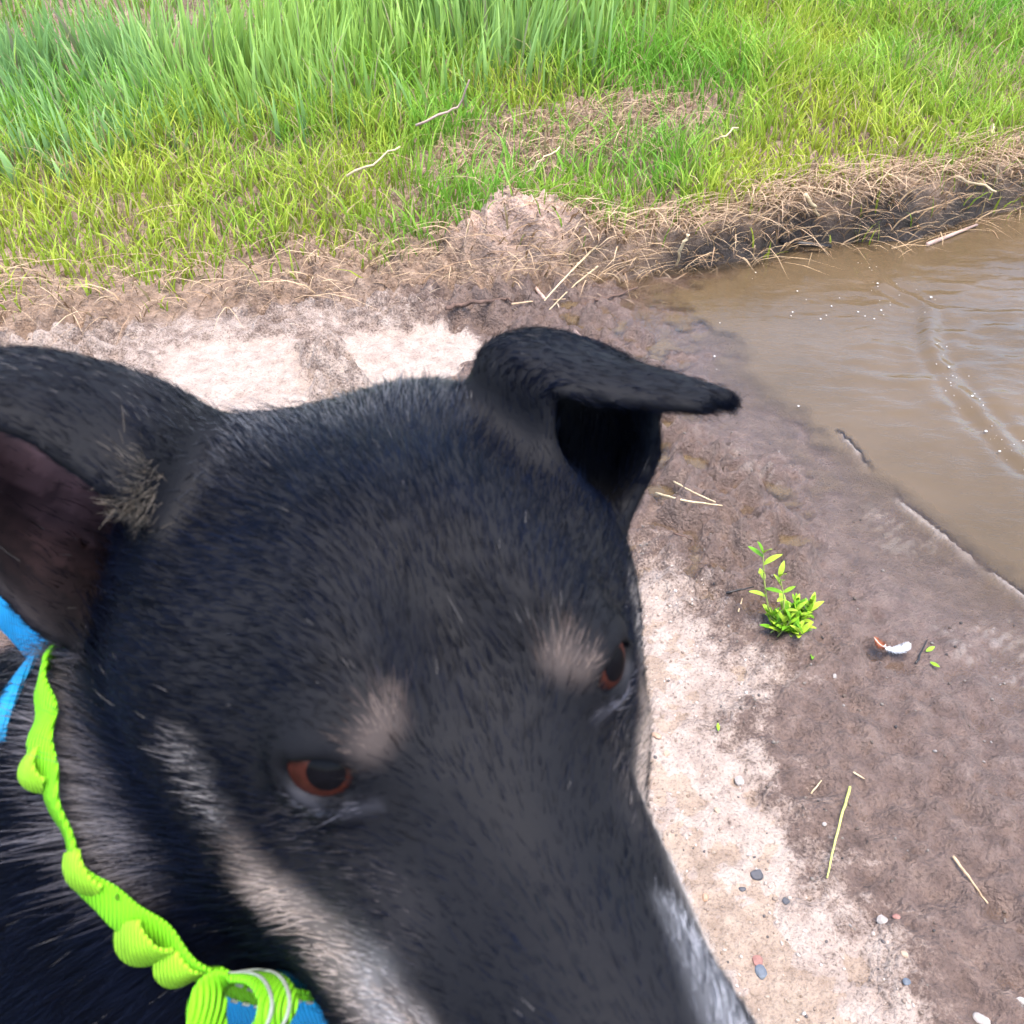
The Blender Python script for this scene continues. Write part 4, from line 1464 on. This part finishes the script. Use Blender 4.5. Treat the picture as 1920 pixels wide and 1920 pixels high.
# ---------------------------------------------------------------- leafy plant in the mud
def leaf_mesh(name, length, width, curl, fold=.25, n=7):
    V, Q = [], []
    for i in range(n + 1):
        t_ = i / n
        w = width * (math.sin(math.pi * min(1, t_ * .93 + .05)) ** .8) * .5
        z = curl * length * t_ * t_
        for k in (-1, 0, 1):
            V.append((k * w, length * t_, z + abs(k) * w * fold))
    for i in range(n):
        for k in range(2):
            Q.append((i * 3 + k, i * 3 + k + 1, (i + 1) * 3 + k + 1, (i + 1) * 3 + k))
    V = np.array(V)
    top = len(V)
    V = np.vstack([V, V - np.array([0, 0, .0003])])
    Q = Q + [tuple(top + j for j in q[::-1]) for q in Q]
    return mesh_np(name, V, quads=np.array(Q), smooth=True)


M_LEAF = [leaf_mat('leaf_' + str(i), c=c_, trans=.35, rough=.45) for i, c_ in enumerate([(.15, .36, .02), (.25, .46, .03), (.36, .52, .05)])]
LEAVES = [leaf_mesh('leaf', l_, w_, cu) for l_, w_, cu in ((.020, .0068, -.15), (.016, .006, .05), (.024, .008, -.25))]
for i, m_ in enumerate(LEAVES):
    m_.materials.append(M_LEAF[i])
M_STEM = simple_mat('plant_stem', (.22, .25, .07), .6, .3, 200)
pb = on_ground(1462, 1190)
plant = empty('leafy_plant', tuple(pb), label='small bright green leafy plant growing out of the mud', cat='plant')
g3 = np.random.default_rng(11)
plant.scale = (1.15, 1.15, 1.12)


def add_leaf(p, az, el_, scale, k):
    o = obj('leaf', LEAVES[k], None, plant)
    o.location = p
    d_ = Vector((math.cos(az) * math.cos(el_), math.sin(az) * math.cos(el_), math.sin(el_)))
    o.rotation_euler = d_.to_track_quat('Y', 'Z').to_euler()
    o.scale = (scale,) * 3


def stem(p0, p1, r, nleaf, sc_=1.0, bend=(0, 0, 0), start=.2):
    tt = np.linspace(0, 1, 9)[:, None]
    P = np.asarray(p0) * (1 - tt) + np.asarray(p1) * tt + np.asarray(bend) * np.sin(tt * math.pi)
    V, Q, T = tube(P, np.linspace(r, r * .55, 9), 6)
    obj('stem', mesh_np('stem', V, quads=Q, tris=T, smooth=True), M_STEM, plant)
    a = g3.uniform(0, 6)
    for i in range(nleaf):
        f = start + (1 - start) * (i + .5) / nleaf
        q = P[min(8, int(f * 8))] * (1 - (f * 8) % 1) + P[min(8, int(f * 8) + 1)] * ((f * 8) % 1)
        a += 2.4
        add_leaf(q, a, g3.uniform(.15, .9) + .3 * f, sc_ * g3.uniform(.75, 1.2), g3.integers(0, 3))
    for k in range(2):
        add_leaf(P[-1], a + k * 2.5, 1.15, sc_ * .9, g3.integers(0, 3))


stem((-.006, .010, 0), (-.030, .030, .105), .0014, 6, .95, (-.004, 0, .004), .35)
stem((0, .008, 0), (-.008, .022, .075), .0013, 6, .9, (.006, 0, 0), .3)
for k in range(26):
    a = g3.uniform(0, 6.28)
    r = abs(g3.normal(0, .016))
    p0 = np.array([r * math.cos(a) * .5 + g3.uniform(-.012, .030), r * math.sin(a) * .5 + g3.uniform(-.002, .028), -.002])
    stem(p0, p0 + np.array([g3.normal(.006, .012), g3.normal(0, .010), g3.uniform(.014, .034)]), .0011, g3.integers(4, 7), g3.uniform(.75, 1.1))

# seedling, loose leaves
pb = on_ground(1243, 967)
sd2 = empty('seedling', tuple(pb), label='tiny green seedling in the mud beside the folded ear straws', cat='seedling')
for az in (0.3, 2.4, 4.4):
    o = obj('leaf', LEAVES[1], None, sd2)
    o.location = (0, 0, .004)
    o.rotation_euler = (.5, 0, az)
    o.scale = (.6, .5, .5)
for u, v, az, sc_, lb in [(1735, 1225, .5, .95, 'pale green fallen leaf beside the feather'), (1743, 1245, -.9, .85, 'narrow green fallen leaf below the pale one'),
                          (1522, 1240, 1.35, .8, 'thin green leaf scrap below the leafy plant'), (1346, 1374, 1.5, .7, 'dark green leaf scrap on the pale slab edge'),
                          (1360, 965, 1.3, .7, 'withered yellow scrap beside the crossed straws')]:
    o = obj('fallen_leaf', LEAVES[1 if 'pale' in lb else 0].copy(), None, label=lb, cat='leaf')
    o.location = on_ground(u, v, .004)
    o.rotation_euler = (.1, .25, az - math.pi / 2)
    o.scale = (sc_,) * 3
o['label'] = 'withered yellow scrap beside the crossed straws'
o.data.materials[0] = M_STRAW

# feather
fp = on_ground(1668, 1218)
fea = empty('feather', tuple(fp), label='small white feather with a rusty brown base lying on the mud', cat='feather')
fz = .006
SP = np.array([(-.020, .012, .011), (-.015, .002, .008), (-.006, -.006, .006), (.006, -.007, .006), (.018, -.004, .008), (.026, .001, .010)])
t_ = np.linspace(0, 5, 22)
FP = np.stack([np.interp(t_, np.arange(6), SP[:, a]) for a in range(3)], 1)
for _ in range(4):
    FP[1:-1] = (FP[:-2] + 2 * FP[1:-1] + FP[2:]) / 4
V, Q, T = tube(FP, np.linspace(.0006, .0002, 22), 6)
obj('shaft', mesh_np('shaft', V, quads=Q, tris=T, smooth=True), simple_mat('quill', (.6, .55, .48), .5), fea)


def vane(i0, i1, width, side):
    V, Tr = [], []
    g = np.random.default_rng(i0 + side * 3 + 9)
    Tn = np.gradient(FP, axis=0)
    Tn /= np.linalg.norm(Tn, axis=1)[:, None]
    for s_ in np.linspace(i0, i1, (i1 - i0) * 9):
        p = np.array([np.interp(s_, np.arange(22), FP[:, a]) for a in range(3)])
        tn = Tn[min(21, int(s_))]
        nn = np.cross([0, 0, 1.0], tn) * side
        f = math.sin(math.pi * (s_ - i0 + .6) / (i1 - i0 + 1.0))
        ln = width * f * g.uniform(.75, 1.1)
        e = p + nn * ln + tn * ln * .7 + np.array([0, 0, .0015 * g.normal() + .001])
        w = tn * .0006
        b = len(V)
        V += [p - w, p + w, e + w * .6, e - w * .6, p - w - np.array([0, 0, .0003]), p + w - np.array([0, 0, .0003])]
        Tr += [(b, b + 1, b + 2), (b, b + 2, b + 3), (b + 4, b + 2, b + 5), (b + 4, b + 3, b + 2)]
    return np.array(V), np.array(Tr)


M_WH = leaf_mat('feather_white', c=(.74, .73, .74), trans=.3)
M_BR = leaf_mat('feather_rust', c=(.28, .085, .04), trans=.2)
for side in (-1, 1):
    V, T = vane(0, 7, .008, side)
    obj('rusty_vane', mesh_np('rusty_vane', V, tris=T), M_BR, fea, label='rusty brown base of the feather')
    V, T = vane(6, 21, .0075, side)
    obj('white_vane', mesh_np('white_vane', V, tris=T), M_WH, fea, label='white tip of the feather')

# foam bubbles on the shallow water and along the ripple
gv, gt = [], []
g4 = np.random.default_rng(3)
spots = [(1480, 590), (1485, 593), (1615, 585), (1612, 592), (1560, 575), (1418, 510), (1408, 523), (1345, 604), (1550, 590), (1640, 598), (1655, 582), (1655, 590),
         (1520, 560), (1500, 545), (1540, 600), (1340, 665), (1343, 690), (1500, 760), (1575, 560)]
spots = [(u + g4.normal(0, 3), v + g4.normal(0, 2), g4.uniform(.0008, .0026)) for u, v in spots]
rip = [(1615, 490), (1660, 535), (1740, 575), (1745, 650), (1790, 720), (1850, 790), (1925, 870)]
for k in range(70):
    f = g4.uniform(0, 6) ** 1.0
    i = int(f)
    f -= i
    u = rip[i][0] * (1 - f) + rip[min(i + 1, 6)][0] * f
    v = rip[i][1] * (1 - f) + rip[min(i + 1, 6)][1] * f
    spots.append((u + g4.normal(0, 16), v + g4.normal(0, 14), g4.uniform(.0004, .0014) * (1 + 1.2 * (g4.uniform() < .1))))
for u, v, r in spots:
    p = gp(u, v, WL + .004)
    gt.append(IT + len(gv) * len(IV))
    gv.append(IV * np.array([r, r * g4.uniform(.6, 1.2), r * .5]) + p)
obj('foam', mesh_np('foam', np.concatenate(gv), tris=np.concatenate(gt), smooth=True), simple_mat('foam_white', (.7, .68, .66), .25, .1, 100), kind='stuff', label='small white foam bubbles along the ripple on the water', cat='foam')
